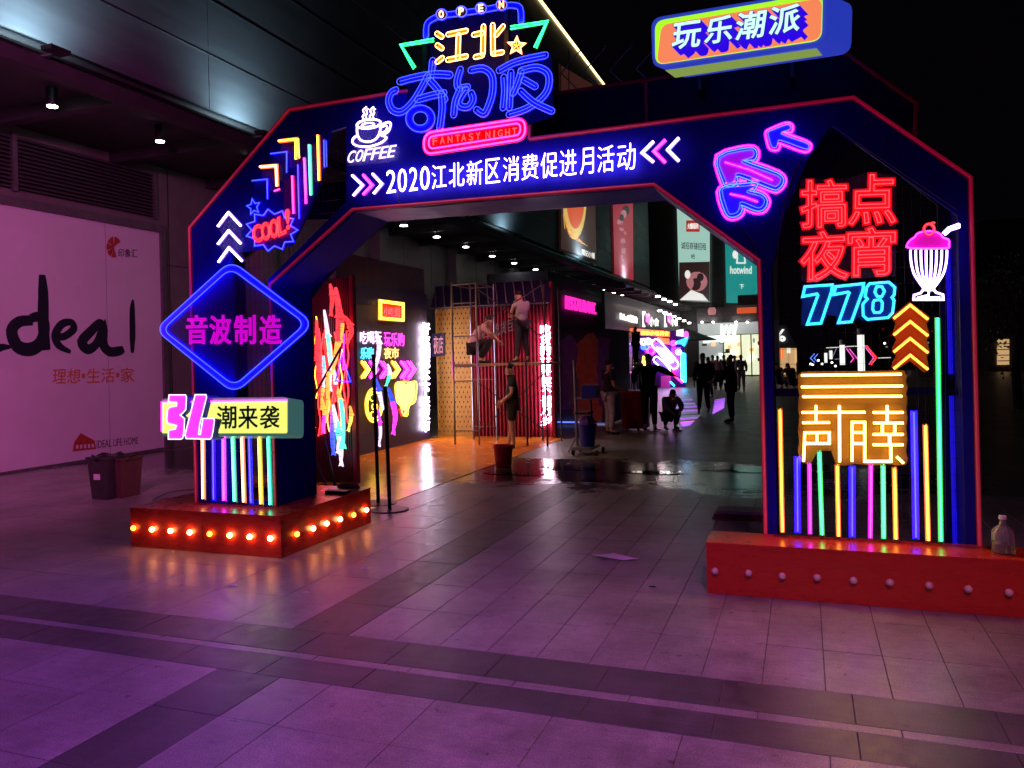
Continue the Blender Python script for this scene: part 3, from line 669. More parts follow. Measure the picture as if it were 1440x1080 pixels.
for (u0, u1, mt) in ((862, 868, 'shop_warm'), (871, 878, 'shop_warm'), (881, 884, 'print_rose')):
    part('window', shops, lambda b: fillpoly(b, PQ, [(u0, 542), (u1, 542), (u1, 488), (u0, 487)], 'warm_window' if mt == 'shop_warm' else mt, .03, .03))
part('shop_sign', shops, lambda b: text(b, PQ, 'Tea House', [(858, 480), (878, 480), (878, 471), (858, 471)], 'led_grey', off=.06, bold=.02), 'dim white sign over the amber windows')
part('window', shops, lambda b: fillpoly(b, PQ, [(966, 522), (973, 521), (973, 488), (966, 487)], 'shop_orange', .03, .03))
for k in range(60):
    u_ = random.uniform(860, 975); v_ = random.uniform(472, 530); mt_ = random.choice(['shop_warm', 'shop_white', 'shop_dim', 'shop_orange', 'led_pink', 'frame_grey', 'frame_grey'])
    part('shop_display', shops, lambda b: fillpoly(b, PQ, [(u_, v_ + 2), (u_ + random.uniform(.8, 2.5), v_ + 2), (u_ + random.uniform(.8, 2.5), v_), (u_, v_)], mt_, .06 + k * .001, .02))
for k, (u0_, u1_, v_, mt_) in enumerate(((884, 898, 462, 'shop_orange'), (886, 897, 475, 'shop_dim'), (955, 965, 474, 'shop_warm'))):
    part('awning', shops, lambda b: fillpoly(b, PQ, [(u0_, v_ + 3), (u1_, v_ + 4), (u1_, v_ + 1), (u0_, v_)], mt_, .25, .2))
o = thing('parasol', 'dark parasol open in front of the bright shop', 'parasol', (-6.6, 50, 0))
part('canopy', o, lambda b: b.lathe((-6.9, 50, 2.55), [(1.9, 0), (1.85, .05), (.1, .75)], 'black', 12)); part('pole', o, lambda b: b.bar((-6.9, 50, 0), (-6.9, 50, 3.3), .03, 'steel'))
# neon photo booth in the distance
BB = Pl('Y', 42.0); zz = zx(5.68, 840, 430)
nb = thing('neon_booth', 'distant booth glowing with jumbled magenta, white and cyan neon figures', 'booth', (-7, 42, 0))
part('back_wall', nb, lambda b: b.box(-8.3, -5.9, 42.06, 42.2, 0, 3.0, 'purple_fill'))
part('top_band', nb, lambda b: fillpoly(b, BB, zz([(345, 235), (580, 250), (580, 205), (345, 185)]), 'shop_orange', .03, .03))
for i, ch in enumerate('夜市小吃美食'): part('letter', nb, lambda b: text(b, BB, ch, zz([(350 + i * 38, 232 + i), (380 + i * 38, 232 + i), (380 + i * 38, 200 + i), (350 + i * 38, 200 + i)]), 'core_amber', off=.08, bold=.03))
part('orange_panel', nb, lambda b: fillpoly(b, BB, zz([(480, 300), (580, 310), (575, 262), (480, 250)]), 'shop_orange', .04, .02))
part('magenta_head', nb, lambda b: fillpoly(b, BB, zz(ellipse(425, 330, 60, 65, 14)), 'magenta_glow', .05, .03))
for (x, y, r, c) in ((375, 290, 22, 'white'), (408, 285, 20, 'white'), (395, 330, 18, 'blue'), (430, 360, 26, 'magenta'), (372, 330, 16, 'blue'), (650, 370, 16, 'white'), (610, 300, 14, 'magenta')):
    part('neon_ring', nb, lambda b: neon(b, BB, zz(ellipse(x, y, r, r, 12)), c, .05, True, .12, 2))
part('yellow_figure', nb, lambda b: fillpoly(b, BB, zz([(365, 400), (400, 410), (408, 480), (375, 500), (358, 450)]), 'core_yellow', .07, .03))
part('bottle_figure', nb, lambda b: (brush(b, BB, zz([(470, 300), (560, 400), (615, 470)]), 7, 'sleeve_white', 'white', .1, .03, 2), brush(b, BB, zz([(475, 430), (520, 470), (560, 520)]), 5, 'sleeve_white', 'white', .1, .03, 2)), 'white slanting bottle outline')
for k in range(4): part('neon_tube', nb, lambda b: neon(b, BB, zz([(480 + k * 22, 330 + k * 6), (570 + k * 14, 470 - k * 8)]), 'white', .04, False, .16, 2))
part('neon_tube', nb, lambda b: neon(b, BB, zz([(590, 530), (685, 615)]), 'pink', .04, False, .16, 2))
part('neon_tube', nb, lambda b: neon(b, BB, zz([(585, 605), (620, 640)]), 'cyan', .04, False, .16, 2))
part('neon_tube', nb, lambda b: [neon(b, BB, zz(p), 'cyan', .05, False, .12, 2.5) for p in ([(625, 300), (715, 265), (690, 320)], [(640, 290), (700, 300)])])
part('cyan_column', nb, lambda b: fillpoly(b, BB, zz([(668, 610), (712, 610), (708, 380), (668, 370)]), 'core_cyan', .05, .03))
part('violet_panel', nb, lambda b: fillpoly(b, BB, zz([(600, 560), (668, 600), (668, 330), (590, 330)]), 'violet_glow', .03, .02))
part('magenta_base', nb, lambda b: fillpoly(b, BB, zz([(508, 690), (580, 690), (590, 560), (510, 560)]), 'magenta_dim', .05, .03))
part('white_face', nb, lambda b: fillpoly(b, BB, zz([(632, 240), (690, 248), (690, 185), (632, 195)]), 'shop_white', .07, .03))
part('magenta_face', nb, lambda b: fillpoly(b, BB, zz(ellipse(710, 230, 22, 30, 10)), 'led_pink', .09, .02))
# light strips laid on the ground
G1 = Pl('Z', .02)
sp = thing('led_floor_strips', 'rows of violet and white light strips lying on the ground past the cart', 'light strips', G1.p(950, 580))
zs = zx(5.68, 840, 430)
for k in range(26):
    t = k / 25; y0 = 960 - t * 240; xl = 680 - t * 100 + (0 if k < 14 else -20); xr = 735 + min(k, 9) * 11 if k < 9 else 830 - (k - 9) * 6
    if k % 5 == 4: continue
    c = 'led_violet' if k < 3 else ('led_pink' if k < 5 else ('led_violet' if k % 3 == 0 else 'led_grey'))
    part('light_strip', sp, lambda b: b.sweep([G1.w(*G1.q(*p)) for p in zs([(xl, y0), (xr, y0 - 10)])], .045, .012, c, n=4))
for k in range(9): part('light_strip', sp, lambda b: b.sweep([G1.w(*G1.q(*p)) for p in zx(5.68, 970, 430)([(185 + k * 2, 858 - k * 13), (270 + k, 812 - k * 9)])], .028, .012, 'led_violet', n=4))
sp = thing('led_floor_strips', 'rows of blue light strips on the ground behind the man in grey trousers', 'light strips', G1.p(850, 590))
for k in range(9):
    y0 = 950 - k * 15
    for (xa, xb) in ((0, 68), (125, 195)):
        if xa and k < 4: continue
        part('light_strip', sp, lambda b: b.sweep([G1.w(*G1.q(*p)) for p in zs([(xa, y0), (xb, y0 - (8 if xa else 0))])], .045, .012, 'led_blue' if k % 3 else 'led_grey', n=4))

# ------------------------------------------------------------------ neon booths on the left
KX = Pl('Y', 10.2)
kp = thing('koi_display_stand', 'dark red corrugated panel hung with glowing koi behind the left arch leg', 'panel', (-6.5, 10.2, 0))
xa = KX.q(418, 600)[0]; xb = KX.q(497, 600)[0]
for i in range(28):
    x0 = xa + (xb - xa) * i / 28; x1 = xa + (xb - xa) * (i + 1) / 28; m_ = (x0 + x1) / 2
    part('corrugated_rib', kp, lambda b: b.add([(x0, 10.24, 0), (x0 + .008, 10.2, 0), (x1 - .012, 10.2, 0), (x1, 10.24, 0), (x0, 10.24, 3.1), (x0 + .008, 10.2, 3.1), (x1 - .012, 10.2, 3.1), (x1, 10.24, 3.1)], [(0, 1, 5, 4), (1, 2, 6, 5), (2, 3, 7, 6)], 'corrugated_dark'))
part('post', kp, lambda b: b.box(xb, xb + .06, 10.17, 10.26, 0, 3.12, 'corrugated_red')); part('post', kp, lambda b: b.box(xa - .06, xa, 10.17, 10.26, 0, 3.12, 'corrugated_red'))
part('backing', kp, lambda b: b.box(xa, xb, 10.245, 10.27, 0, 3.1, 'hole_dark'))
for d in (0, .35): part('brace', kp, lambda b: b.bar((xb - .5 - d, 10.16, .75), (xb - .05 - d * .4, 9.75, .02), .018, 'dark_steel'))
part('brace', kp, lambda b: b.bar(KX.w(*KX.q(449, 560), .18), KX.w(*KX.q(489, 488), .18), .02, 'dark_steel'))
def koi(label, pl, pts, wpx, cols, off=.1, group='glowing koi lanterns', parent=None):
    o = sign('koi_lantern', label, pl, pts[0], 'koi lantern', group)
    wpx = wpx * .80; P = smooth(pts, False, 5); n = len(P)
    tp = [max(.12, math.sin(math.pi * (.10 + .82 * i / (n - 1))) ** .7) for i in range(n)]
    a = Vector(pl.q(*P[0])); bq = Vector(pl.q(P[0][0] + wpx, P[0][1])); wd = (a - bq).length
    q = Q(pl, P)
    k = len(cols); seg = (n - 1) / k
    for i, c in enumerate(cols):
        i0 = int(i * seg); i1 = int((i + 1) * seg)
        part('body', o, lambda b: b.sweep([pl.w(x, y, off) for x, y in q[i0:i1 + 1]], wd * .72, .03, c, False, 8, pl.n, tp[i0:i1 + 1]), 'glowing %s' % c.split('_')[1])
    e = Vector(q[-1]); d = (Vector(q[-1]) - Vector(q[-4])).normalized(); s_ = Vector((-d.y, d.x))
    part('tail_fin', o, lambda b: b.plate(pl, [[tuple(e - d * wd * .4 + s_ * wd * .2), tuple(e - d * wd * .4 - s_ * wd * .2), tuple(e + d * wd * 1.1 - s_ * wd * .6), tuple(e + d * wd * .8), tuple(e + d * wd * 1.1 + s_ * wd * .6)]], off, .03, cols[-1]))
    for sg in (1, -1):
        m_ = Vector(q[n // 3]); d2 = (Vector(q[n // 3 + 1]) - m_).normalized(); s2 = Vector((-d2.y, d2.x)) * sg
        part('side_fin', o, lambda b: b.plate(pl, [[tuple(m_ + s2 * wd * .6), tuple(m_ + s2 * wd * 1.15 + d2 * wd * .9), tuple(m_ + s2 * wd * .55 + d2 * wd * .9)][::sg]], off, .02, cols[0]))
    for i in range(2, n - 3, 2):
        part('scale_band', o, lambda b: b.sweep([pl.w(*(Vector(q[i]) + Vector((x * wd * tp[i], -abs(x) * wd * .3))), off + .05) for x in (-.9, -.4, 0, .4, .9)], .004, .004, 'hole_dark', n=4))
    return o
koi('long white koi with pale blue belly on the red panel', KX, [(459, 436), (464, 470), (468, 510), (467, 545)], 5, ['text_white', 'text_mint', 'text_white'], .06)
koi('large red koi at the top of the red panel', KX, [(478, 405), (483, 440), (482, 480), (474, 520)], 8, ['text_red', 'text_red', 'text_amber'], .12)
koi('red koi at the left edge of the red panel', KX, [(452, 462), (453, 500), (456, 540), (461, 575)], 8, ['text_red', 'text_red', 'text_red'], .09)
koi('green and gold koi low on the red panel', KX, [(475, 535), (484, 560), (488, 590), (489, 625)], 5, ['text_amber', 'text_mint', 'text_mint'], .11)
koi('white koi with green stripe lowest on the red panel', KX, [(476, 568), (482, 600), (487, 630), (487, 648)], 6, ['text_white', 'text_mint', 'text_white'], .15)
koi('dark blue koi at the foot of the red panel', KX, [(470, 575), (470, 600), (471, 625), (471, 634)], 6, ['text_blue', 'text_blue'], .05)
koi('orange koi crossing the white koi on the red panel', KX, [(464, 480), (470, 520), (470, 560), (468, 590)], 4, ['text_red', 'text_amber', 'text_amber'], .17)
koi('small gold koi on the edge post of the red panel', KX, [(498, 570), (500, 580), (499, 592), (496, 602)], 4, ['text_amber', 'text_yellow'], .12)
koi('red koi beside the edge post of the red panel', KX, [(491, 445), (498, 455), (501, 468), (496, 480)], 6, ['text_red', 'text_red'], .14)
o = sign('triangle_neon', 'small blue and pink neon triangle at the edge of the red panel', KX, (495, 530)); part('neon_tube', o, lambda b: (neon(b, KX, [(482, 535), (491, 497), (503, 536)], 'bluethin', .006, True, .2, 2), neon(b, KX, [(494, 470), (493, 520)], 'magenta', .006, False, .2, 2)))
HK = Pl('Y', 9.9)
koi('white koi lantern hung above the first black stand', HK, [(528, 466), (533, 480), (532, 500), (527, 520)], 5, ['text_white', 'text_white'], 0)
koi('small white koi lantern above the second black stand', HK, [(545, 512), (548, 522), (546, 534), (543, 541)], 4, ['text_white', 'text_mint'], 0)
koi('blue and white koi between the two black stands', HK, [(526, 530), (532, 545), (535, 560), (538, 572)], 5, ['text_blue', 'text_white'], 0)
koi('pale pink koi low between the two black stands', HK, [(532, 575), (534, 592), (535, 610), (533, 625)], 3.4, ['text_magenta', 'text_white'], 0)
koi('violet koi right of the second black stand', HK, [(546, 545), (552, 565), (556, 585), (553, 606)], 6, ['text_blue', 'text_magenta', 'text_magenta'], 0)

for k, (pts, w_, cs, lb_) in enumerate([
  ([(449, 450), (450, 475), (448, 500)], 4, ['text_red', 'text_red'], 'short red koi highest at the left edge of the red panel'),
  ([(456, 520), (459, 545), (457, 572)], 4, ['text_red', 'text_amber'], 'orange-tailed koi under the left red koi'),
  ([(470, 400), (473, 420), (471, 440)], 5, ['text_red', 'text_red'], 'small red koi topmost on the red panel'),
  ([(485, 430), (488, 455), (486, 478)], 4, ['text_red', 'text_amber'], 'red and amber koi right of the large red koi'),
  ([(462, 500), (464, 520), (462, 540)], 4, ['text_cyan', 'text_white'], 'small cyan koi in the middle of the red panel'),
  ([(478, 520), (480, 540), (478, 560)], 4, ['text_white', 'text_red'], 'small white and red koi in the middle of the red panel'),
  ([(484, 590), (486, 612), (483, 632)], 4, ['text_mint', 'text_white'], 'small mint koi above the lowest white koi'),
  ([(463, 560), (466, 582), (464, 604)], 4, ['text_amber', 'text_magenta'], 'gold and magenta koi above the dark blue koi'),
  ([(449, 590), (452, 605), (450, 620)], 3, ['text_red', 'text_red'], 'tiny red koi at the lower left of the red panel')]):
    koi(lb_, KX, pts, w_, cs, .08 + .015 * k)
o = sign('red_wave_neon', 'tangle of thin red neon waves filling the left side of the red panel', KX, (455, 600))
for k in range(11):
    u_ = 446 + k * 4.4; v0_ = 445 + (k * 37) % 50; v1_ = 560 + (k * 53) % 55
    part('wave_tube', o, lambda b: neon(b, KX, [(u_ + 1.6 * math.sin(j * 1.3 + k), v0_ + (v1_ - v0_) * j / 12) for j in range(13)], 'red' if k % 4 else 'amber', .006, False, .03, 2.2, 2))
P2 = Pl('X', -8.1); z2 = zx(4.692, 490, 410)
np_ = thing('neon_display_wall', 'dark grey display wall with blue top and bottom bands and neon figures', 'panel', (-8.15, 14.4, 0))
part('board', np_, lambda b: b.box(-8.2, -8.1, 12.6, 16.25, .42, 2.95, 'dark_panel'))
part('band', np_, lambda b: b.box(-8.21, -8.09, 12.6, 16.25, 2.95, 3.32, 'navy_panel')); part('band', np_, lambda b: b.box(-8.21, -8.09, 12.6, 16.25, 0, .42, 'navy_panel'))
part('rail', np_, lambda b: b.box(-8.2, -8.15, 12.6, 16.25, 3.32, 3.9, 'dark_panel'))
def ns(label, fn, uv, cat='neon sign'):
    o = sign('wall_neon', label, P2, uv, cat, 'neon figures on the display wall'); fn(o); return o
def f1(o):
    part('frame_tube', o, lambda b: (neon(b, P2, z2([(190, 60), (350, 80), (350, 192), (190, 180)]), 'yellow', .014, True, .06, 2.5), neon(b, P2, z2([(202, 72), (340, 90), (340, 182), (202, 170)]), 'yellow', .008, True, .06, 2)))
    part('face', o, lambda b: fillpoly(b, P2, z2([(208, 165), (335, 176), (335, 95), (208, 78)]), 'red_glow', .03, .03))
    for i, c in enumerate('小吃街'): part('letter', o, lambda b: text(b, P2, c, z2([(218 + i * 37, 158 + i * 3), (252 + i * 37, 161 + i * 3), (252 + i * 37, 106 + i * 3), (218 + i * 37, 103 + i * 3)]), None, 'red', .05, bold=.02, r=.005))
ns('small red-lettered sign in a yellow neon frame on the display wall', f1, z2([(190, 180)])[0])
def ftext(s, zq, mat, tube=None, bold=.02):
    def f(o):
        for c, qd in row(P2, s, *z2(zq)): part('letter', o, lambda b: text(b, P2, c, qd, mat, tube, .05, bold=bold, r=.004))
    return f
ns('white neon characters left of the magenta ones', ftext('吃喝玩', [(62, 262), (208, 268), (208, 345), (62, 345)], 'text_white'), z2([(62, 345)])[0])
ns('magenta neon characters under the yellow frame', ftext('玩乐购', [(222, 270), (358, 275), (358, 360), (222, 362)], 'text_magenta'), z2([(222, 362)])[0])
ns('cyan neon characters below the white ones', ftext('乐嗨', [(66, 370), (155, 370), (155, 445), (66, 445)], 'text_cyan', None, .05), z2([(66, 445)])[0])
ns('white neon characters right of the cyan ones', ftext('夜市', [(222, 370), (322, 370), (322, 440), (222, 442)], 'text_cream', None, .03), z2([(222, 442)])[0])
def farr(o):
    for i, (x, c) in enumerate(((75, 'yellow'), (130, 'magenta'), (200, 'magenta'), (275, 'yellow'), (335, 'magenta'), (378, 'magenta'))):
        part('arrow', o, lambda b: (neon(b, P2, z2([(x, 462), (x + 38, 515), (x, 570)]), c, .02, False, .05, 2.2), neon(b, P2, z2([(x + 18, 462), (x + 54, 515), (x + 18, 570)]), c, .010, False, .05, 2)))
ns('row of yellow and magenta neon arrows pointing right', farr, z2([(70, 570)])[0])
def fcoin(o):
    part('ring', o, lambda b: (neon(b, P2, z2(ellipse(155, 750, 55, 110, 22)), 'yellow', .012, True, .05, 2.4), neon(b, P2, z2(ellipse(155, 750, 43, 92, 22)), 'yellow', .008, True, .05, 2)))
    for (x, y) in ((145, 700), (160, 760), (150, 815)): part('ring', o, lambda b: neon(b, P2, z2(ellipse(x, y, 18, 22, 12)), 'yellow', .008, True, .05, 2))
ns('round yellow neon coin low on the display wall', fcoin, z2([(155, 860)])[0])
def fcat(o):
    part('face', o, lambda b: fillpoly(b, P2, z2([(305, 610), (345, 600), (390, 605), (425, 600), (428, 650), (420, 720), (380, 750), (370, 810), (345, 800), (335, 750), (310, 720), (300, 650)]), 'text_cream', .04, .03, sm=3))
    part('outline', o, lambda b: neon(b, P2, z2([(300, 605), (345, 595), (390, 600), (430, 595), (434, 650), (424, 725), (384, 755), (373, 818), (340, 808), (330, 755), (305, 725), (294, 650)]), 'yellow', .010, True, .06, 2, 3))
    part('bow', o, lambda b: (neon(b, P2, z2([(345, 575), (365, 590), (385, 575), (365, 605)]), 'red', .012, True, .07, 2), neon(b, P2, z2([(320, 780), (335, 815), (350, 790)]), 'red', .014, True, .07, 2)))
    part('markings', o, lambda b: [neon(b, P2, z2(p), 'amber', .006, False, .075, 0) for p in ([(325, 650), (340, 640), (355, 655)], [(375, 650), (392, 640), (405, 655)], [(350, 690), (368, 705), (388, 690)], [(330, 715), (350, 735)])])
ns('cream and yellow neon cat face with red bow', fcat, z2([(360, 810)])[0])
def fcol(o):
    for i, c in enumerate('好吃到停不下来夜市'):
        y = 208 + i * 80; part('letter', o, lambda b: text(b, P2, c, z2([(470, y + 74), (516, y + 74), (516, y), (470, y)]), 'column_white', off=.08, th=.03, bold=.05))
ns('tall column of bright white characters at the end of the display wall', fcol, z2([(470, 930)])[0])

BT = Pl('Y', 16.8)
bt = thing('stage_booth', 'red corrugated stage booth with yellow perforated side and striped awning', 'booth', (-6.5, 16.8, 0))
x0, x1, x2, x3 = -8.15, -7.22, -5.30, -5.24
ppn = part('perforated_panel', bt, lambda b: b.box(x0, x1, 16.8, 16.88, 0, 3.15, 'yellow_panel'))
def holes(b):
    for r_ in range(26):
        for c_ in range(9):
            x = x0 + .05 + c_ * .105 + (.05 if r_ % 2 else 0); z = .12 + r_ * .115
            if x < x1 - .03: b.add([(x - .018, 16.797, z), (x, 16.797, z - .035), (x + .018, 16.797, z), (x, 16.797, z + .035)], [(0, 1, 2, 3)], 'hole_dark')
stuff(part('perforations', ppn, holes))
n = 22
for i in range(n):
    a = x1 + (x2 - x1) * i / n; c = x1 + (x2 - x1) * (i + 1) / n; mi = (a + c) / 2
    part('corrugated_rib', bt, lambda b: b.add([(a, 16.92, 0), (a + .015, 16.84, 0), (mi, 16.84, 0), (mi + .015, 16.92, 0), (c, 16.92, 0), (a, 16.92, 3.0), (a + .015, 16.84, 3.0), (mi, 16.84, 3.0), (mi + .015, 16.92, 3.0), (c, 16.92, 3.0)], [(0, 1, 6, 5), (1, 2, 7, 6), (2, 3, 8, 7), (3, 4, 9, 8)], 'corrugated_red'))
part('post', bt, lambda b: b.box(x2, x3, 16.75, 16.95, 0, 3.5, 'corrugated_red'))
part('awning', bt, lambda b: b.add([(x0, 16.55, 3.02), (x3, 16.55, 3.02), (x3, 16.85, 3.55), (x0, 16.85, 3.55), (x0, 16.9, 3.0), (x3, 16.9, 3.0)], [(0, 1, 2, 3), (0, 4, 5, 1)], 'navy_panel'))
for i in range(13):
    x = x0 + .15 + i * .22; part('awning_stripe', bt, lambda b: b.bar((x, 16.535, 3.06), (x - .16, 16.83, 3.56), .018, 'mural_grey', 4))
part('awning_rail', bt, lambda b: (b.bar((x0, 16.54, 3.02), (x3, 16.54, 3.02), .015, 'steel', 5)))
o = sign('white_character_column', 'vertical column of white neon characters on the red booth', BT, (760, 598), 'neon sign')
for i, c in enumerate('吃货的世界你不懂万岁'):
    y = 457 + i * 14.2; part('letter', o, lambda b: text(b, BT, c, [(761 + i * .1, y + 13.4), (775 + i * .1, y + 13.4), (775 + i * .1, y), (761 + i * .1, y)], 'column_white', off=.06, th=.03, bold=.02))
o = sign('unlit_sign', 'faint unlit lettering on the red booth behind the workers', BT, (697, 475), 'sign')
part('lettering', o, lambda b: text(b, BT, '吃货巨火', [(695, 474), (733, 462), (733, 444), (695, 456)], 'unlit_tube', off=.05, bold=.01))
o = sign('small_side_sign', 'small dark sign on the yellow perforated panel', BT, (610, 500), 'sign')
part('plate', o, lambda b: fillpoly(b, BT, [(608, 502), (626, 500), (626, 468), (608, 470)], 'navy_panel', .04, .03)); part('lettering', o, lambda b: text(b, BT, '夜店', [(611, 498), (624, 497), (624, 472), (611, 473)], 'print_rose', off=.05, bold=.01))
# mural booth beyond
MU = Pl('Y', 20.0)
mu = thing('mural_container', 'dark container booth with swirling orange and purple mural right of the red booth', 'booth', (-5.6, 20, 0))
part('front_wall', mu, lambda b: b.box(MU.q(777, 500)[0], MU.q(858, 500)[0], 20, 20.08, .05, 2.45, 'grey_wall'))
part('side_wall', mu, lambda b: b.box(MU.q(858, 500)[0] - .08, MU.q(858, 500)[0], 20.08, 22.4, .05, 2.45, 'grey_wall'))
part('roof', mu, lambda b: b.box(MU.q(777, 500)[0], MU.q(858, 500)[0] + .03, 19.98, 22.4, 2.45, 2.5, 'dark_panel'))
for i, (pts, wd, mt) in enumerate([([(842, 480), (818, 500), (812, 540), (825, 590)], 9, 'mural_orange'), ([(818, 478), (835, 500), (836, 545), (832, 592)], 8, 'mural_orange'), ([(790, 478), (800, 500), (792, 530), (800, 575)], 9, 'mural_purple'), ([(850, 475), (846, 520), (850, 570)], 5, 'mural_purple'), ([(783, 500), (785, 540), (782, 590)], 4, 'mural_grey'), ([(803, 520), (808, 545), (804, 570)], 4, 'mural_grey')]):
    part('painted_swirl', mu, lambda b: b.sweep([MU.w(*p) for p in Q(MU, smooth(pts, False, 4))], abs(MU.q(wd, 0)[0] - MU.q(0, 0)[0]), .006 + .002 * i, mt, n=8, N=MU.n))
part('light_line', mu, lambda b: b.box(-6.2, -5.3, 19.9, 19.95, .06, .09, 'led_blue'))
for (u, v0, v1, y, lb) in ((847, 497, 546, 24, 'glowing white lantern column beside the mural booth'), (914, 528, 552, 24, 'small white glowing lantern behind the man with spread arms')):
    pl = Pl('Y', y); a = pl.p(u, v1); c = pl.p(u, v0)
    o = thing('lantern_column', lb, 'lantern', (a.x, a.y, 0)); part('lantern', o, lambda b: b.lathe((a.x, a.y, a.z), [(.03, 0), (.10, .12), (.09, (c.z - a.z) * .45), (.06, (c.z - a.z) * .5), (.09, (c.z - a.z) * .55), (.05, c.z - a.z)], 'shop_white', 10)); part('base', o, lambda b: b.lathe((a.x, a.y, 0), [(.12, 0), (.03, .03), (.02, max(.05, a.z))], 'dark_steel', 8))

# scaffold tower
sc = thing('scaffold', 'steel scaffold tower with a plank platform in front of the red booth', 'scaffold', (-6, 15.7, 0))
xs_ = (-6.98, -6.45); 
for x in (-6.98, -6.42):
    for y in (15.2, 16.2): part('upright', sc, lambda b: b.bar((x, y, 0), (x, y, 3.45), .02, 'steel'))
for x in (-5.35, -4.92):
    for y in (15.2, 16.2): part('upright', sc, lambda b: b.bar((x, y, 0), (x, y, 1.75 if x < -5 else 3.3), .02, 'dark_steel'))
for z in (.3, 1.35, 1.66, 2.3, 3.0, 3.4):
    for y in (15.2, 16.2): part('ladder_rung', sc, lambda b: b.bar((-6.98, y, z), (-6.42, y, z), .013, 'steel', 5))
for z in (1.66, 3.4):
    for x in (-6.98, -6.42): part('ledger', sc, lambda b: b.bar((x, 15.2, z), (x, 16.2, z), .014, 'steel', 5))
part('platform_plank', sc, lambda b: b.box(-7.0, -4.9, 15.25, 15.7, 1.66, 1.71, 'wood')); part('platform_plank', sc, lambda b: b.box(-7.0, -4.9, 15.72, 16.15, 1.66, 1.71, 'wood'))
for (a, c) in (((-6.4, 2.5), (-4.95, 3.3)), ((-6.4, 3.3), (-4.95, 2.2)), ((-6.4, 1.3), (-4.95, .3)), ((-6.4, .3), (-4.95, 1.5))):
    part('cross_brace', sc, lambda b: b.bar((a[0], 15.2, a[1]), (c[0], 15.2, c[1]), .012, 'dark_steel', 5))

# ------------------------------------------------------------------ the neon arch
YA, YB = 6.55, 7.25
A = Pl('Y', YA); AB = Pl('Y', YB)
arch = thing('neon_arch', 'large navy blue gate arch with red edge strips over the walkway', 'arch', (-2.3, 6.9, 0))
def qa(*pts): return Q(A, pts)
outer = qa((275, 320), (408, 155), (548, 132), (745, 104), (745, 196), (1200, 138), (1368, 250))
xl = A.q(276, 650)[0]; xr = A.q(1374, 650)[0]
outer = [(xl, 0.405), (xl, outer[0][1])] + outer[1:6] + [(xr, outer[6][1]), (xr, 0)]
xi1 = A.q(1073, 600)[0]; xi0 = A.q(386, 600)[0]
i_a = A.q(1073, 366); i_b = A.q(920, 260); i_c = A.q(497, 295); i_d = A.q(387, 400)
inner = [(xi1, 0), (xi1, i_a[1]), i_b, i_c, (xi0, i_d[1]), (xi0, .405)]
holeR = [(A.q(1354, 600)[0], .05), (A.q(1354, 600)[0], A.q(1354, 302)[1]), A.q(1168, 177), A.q(1135, 225), A.q(1104, 300), (A.q(1084, 400)[0], A.q(1086, 385)[1]), (A.q(1084, 400)[0], .05)]
holeL = [(A.q(331, 600)[0], .45), (A.q(331, 600)[0], A.q(331, 355)[1]), A.q(408, 346), A.q(432, 300), A.q(450, 255), A.q(464, 185), A.q(487, 178), A.q(487, 284), (A.q(382, 600)[0], A.q(380, 393)[1]), (A.q(382, 600)[0], .45)]
part('front_panel', arch, lambda b: b.plate(A, [outer + inner, holeR, holeL], 0, .04, 'arch_navy'))
outerB = [(xl, 0.405), (xl, 3.2), (-4.75, 3.75), (-2.4, 3.75), (-2.4, 4.35), (.37, 4.35), (.91, 3.84), (.91, 3.45), (xr, 3.1), (xr, 0)]
holeRB = [(xr - .12, .05), (xr - .12, 3.0), (.45, 3.6), (.1, 3.2), (xi1 + .08, 2.6), (xi1 + .08, .05)]
holeLB = [(xl + .12, .45), (xl + .12, 3.0), (-5.2, 3.4), (-4.6, 3.35), (-4.4, 3.1), (xi0 - .08, 2.45), (xi0 - .08, .45)]
part('back_panel', arch, lambda b: b.plate(AB, [outerB + inner, holeRB, holeLB], .04, .04, 'arch_navy_dark'))
def walls(b, loop, y0, y1, mat):
    for p, q in zip(loop[:-1], loop[1:]):
        P = Vector((p[0], 0, p[1])); R = Vector((q[0], 0, q[1])); nn = (R - P).cross(Vector((0, 1, 0))).normalized() * .015
        vs = []
        for y in (y0, y1):
            for X in (P, R): vs += [X + Vector((0, y, 0)) + nn, X + Vector((0, y, 0)) - nn]
        b.add(vs, [(0, 2, 6, 4), (1, 5, 7, 3), (0, 1, 3, 2), (4, 6, 7, 5), (0, 4, 5, 1), (2, 3, 7, 6)], mat)
part('reveal', arch, lambda b: walls(b, inner, YA + .042, YB - .042, 'arch_navy'))
part('outer_side', arch, lambda b: walls(b, [outer[0], outer[1], outer[2]], YA + .042, YB - .042, 'arch_navy'))
part('outer_side', arch, lambda b: walls(b, [(xr - .02, 0), (xr - .02, outer[7][1])], YA + .042, YB - .042, 'arch_navy'))
for (z0_, z1_) in ((.06, 1.45), (1.62, 2.7)): part('inner_light_strip', arch, lambda b: b.box(xr - .075, xr - .045, YB - .10, YB - .07, z0_, z1_, 'strip_blue'), 'blue strip light inside the right leg')
part('cross_bar', arch, lambda b: b.box(xi1 + .02, xr - .02, YB - .12, YB - .06, A.q(1200, 563)[1], A.q(1200, 551)[1], 'arch_navy_dark'))
part('cross_bar', arch, lambda b: b.box(xl + .02, xi0 - .02, YB - .12, YB - .06, 1.3, 1.38, 'arch_navy_dark'))
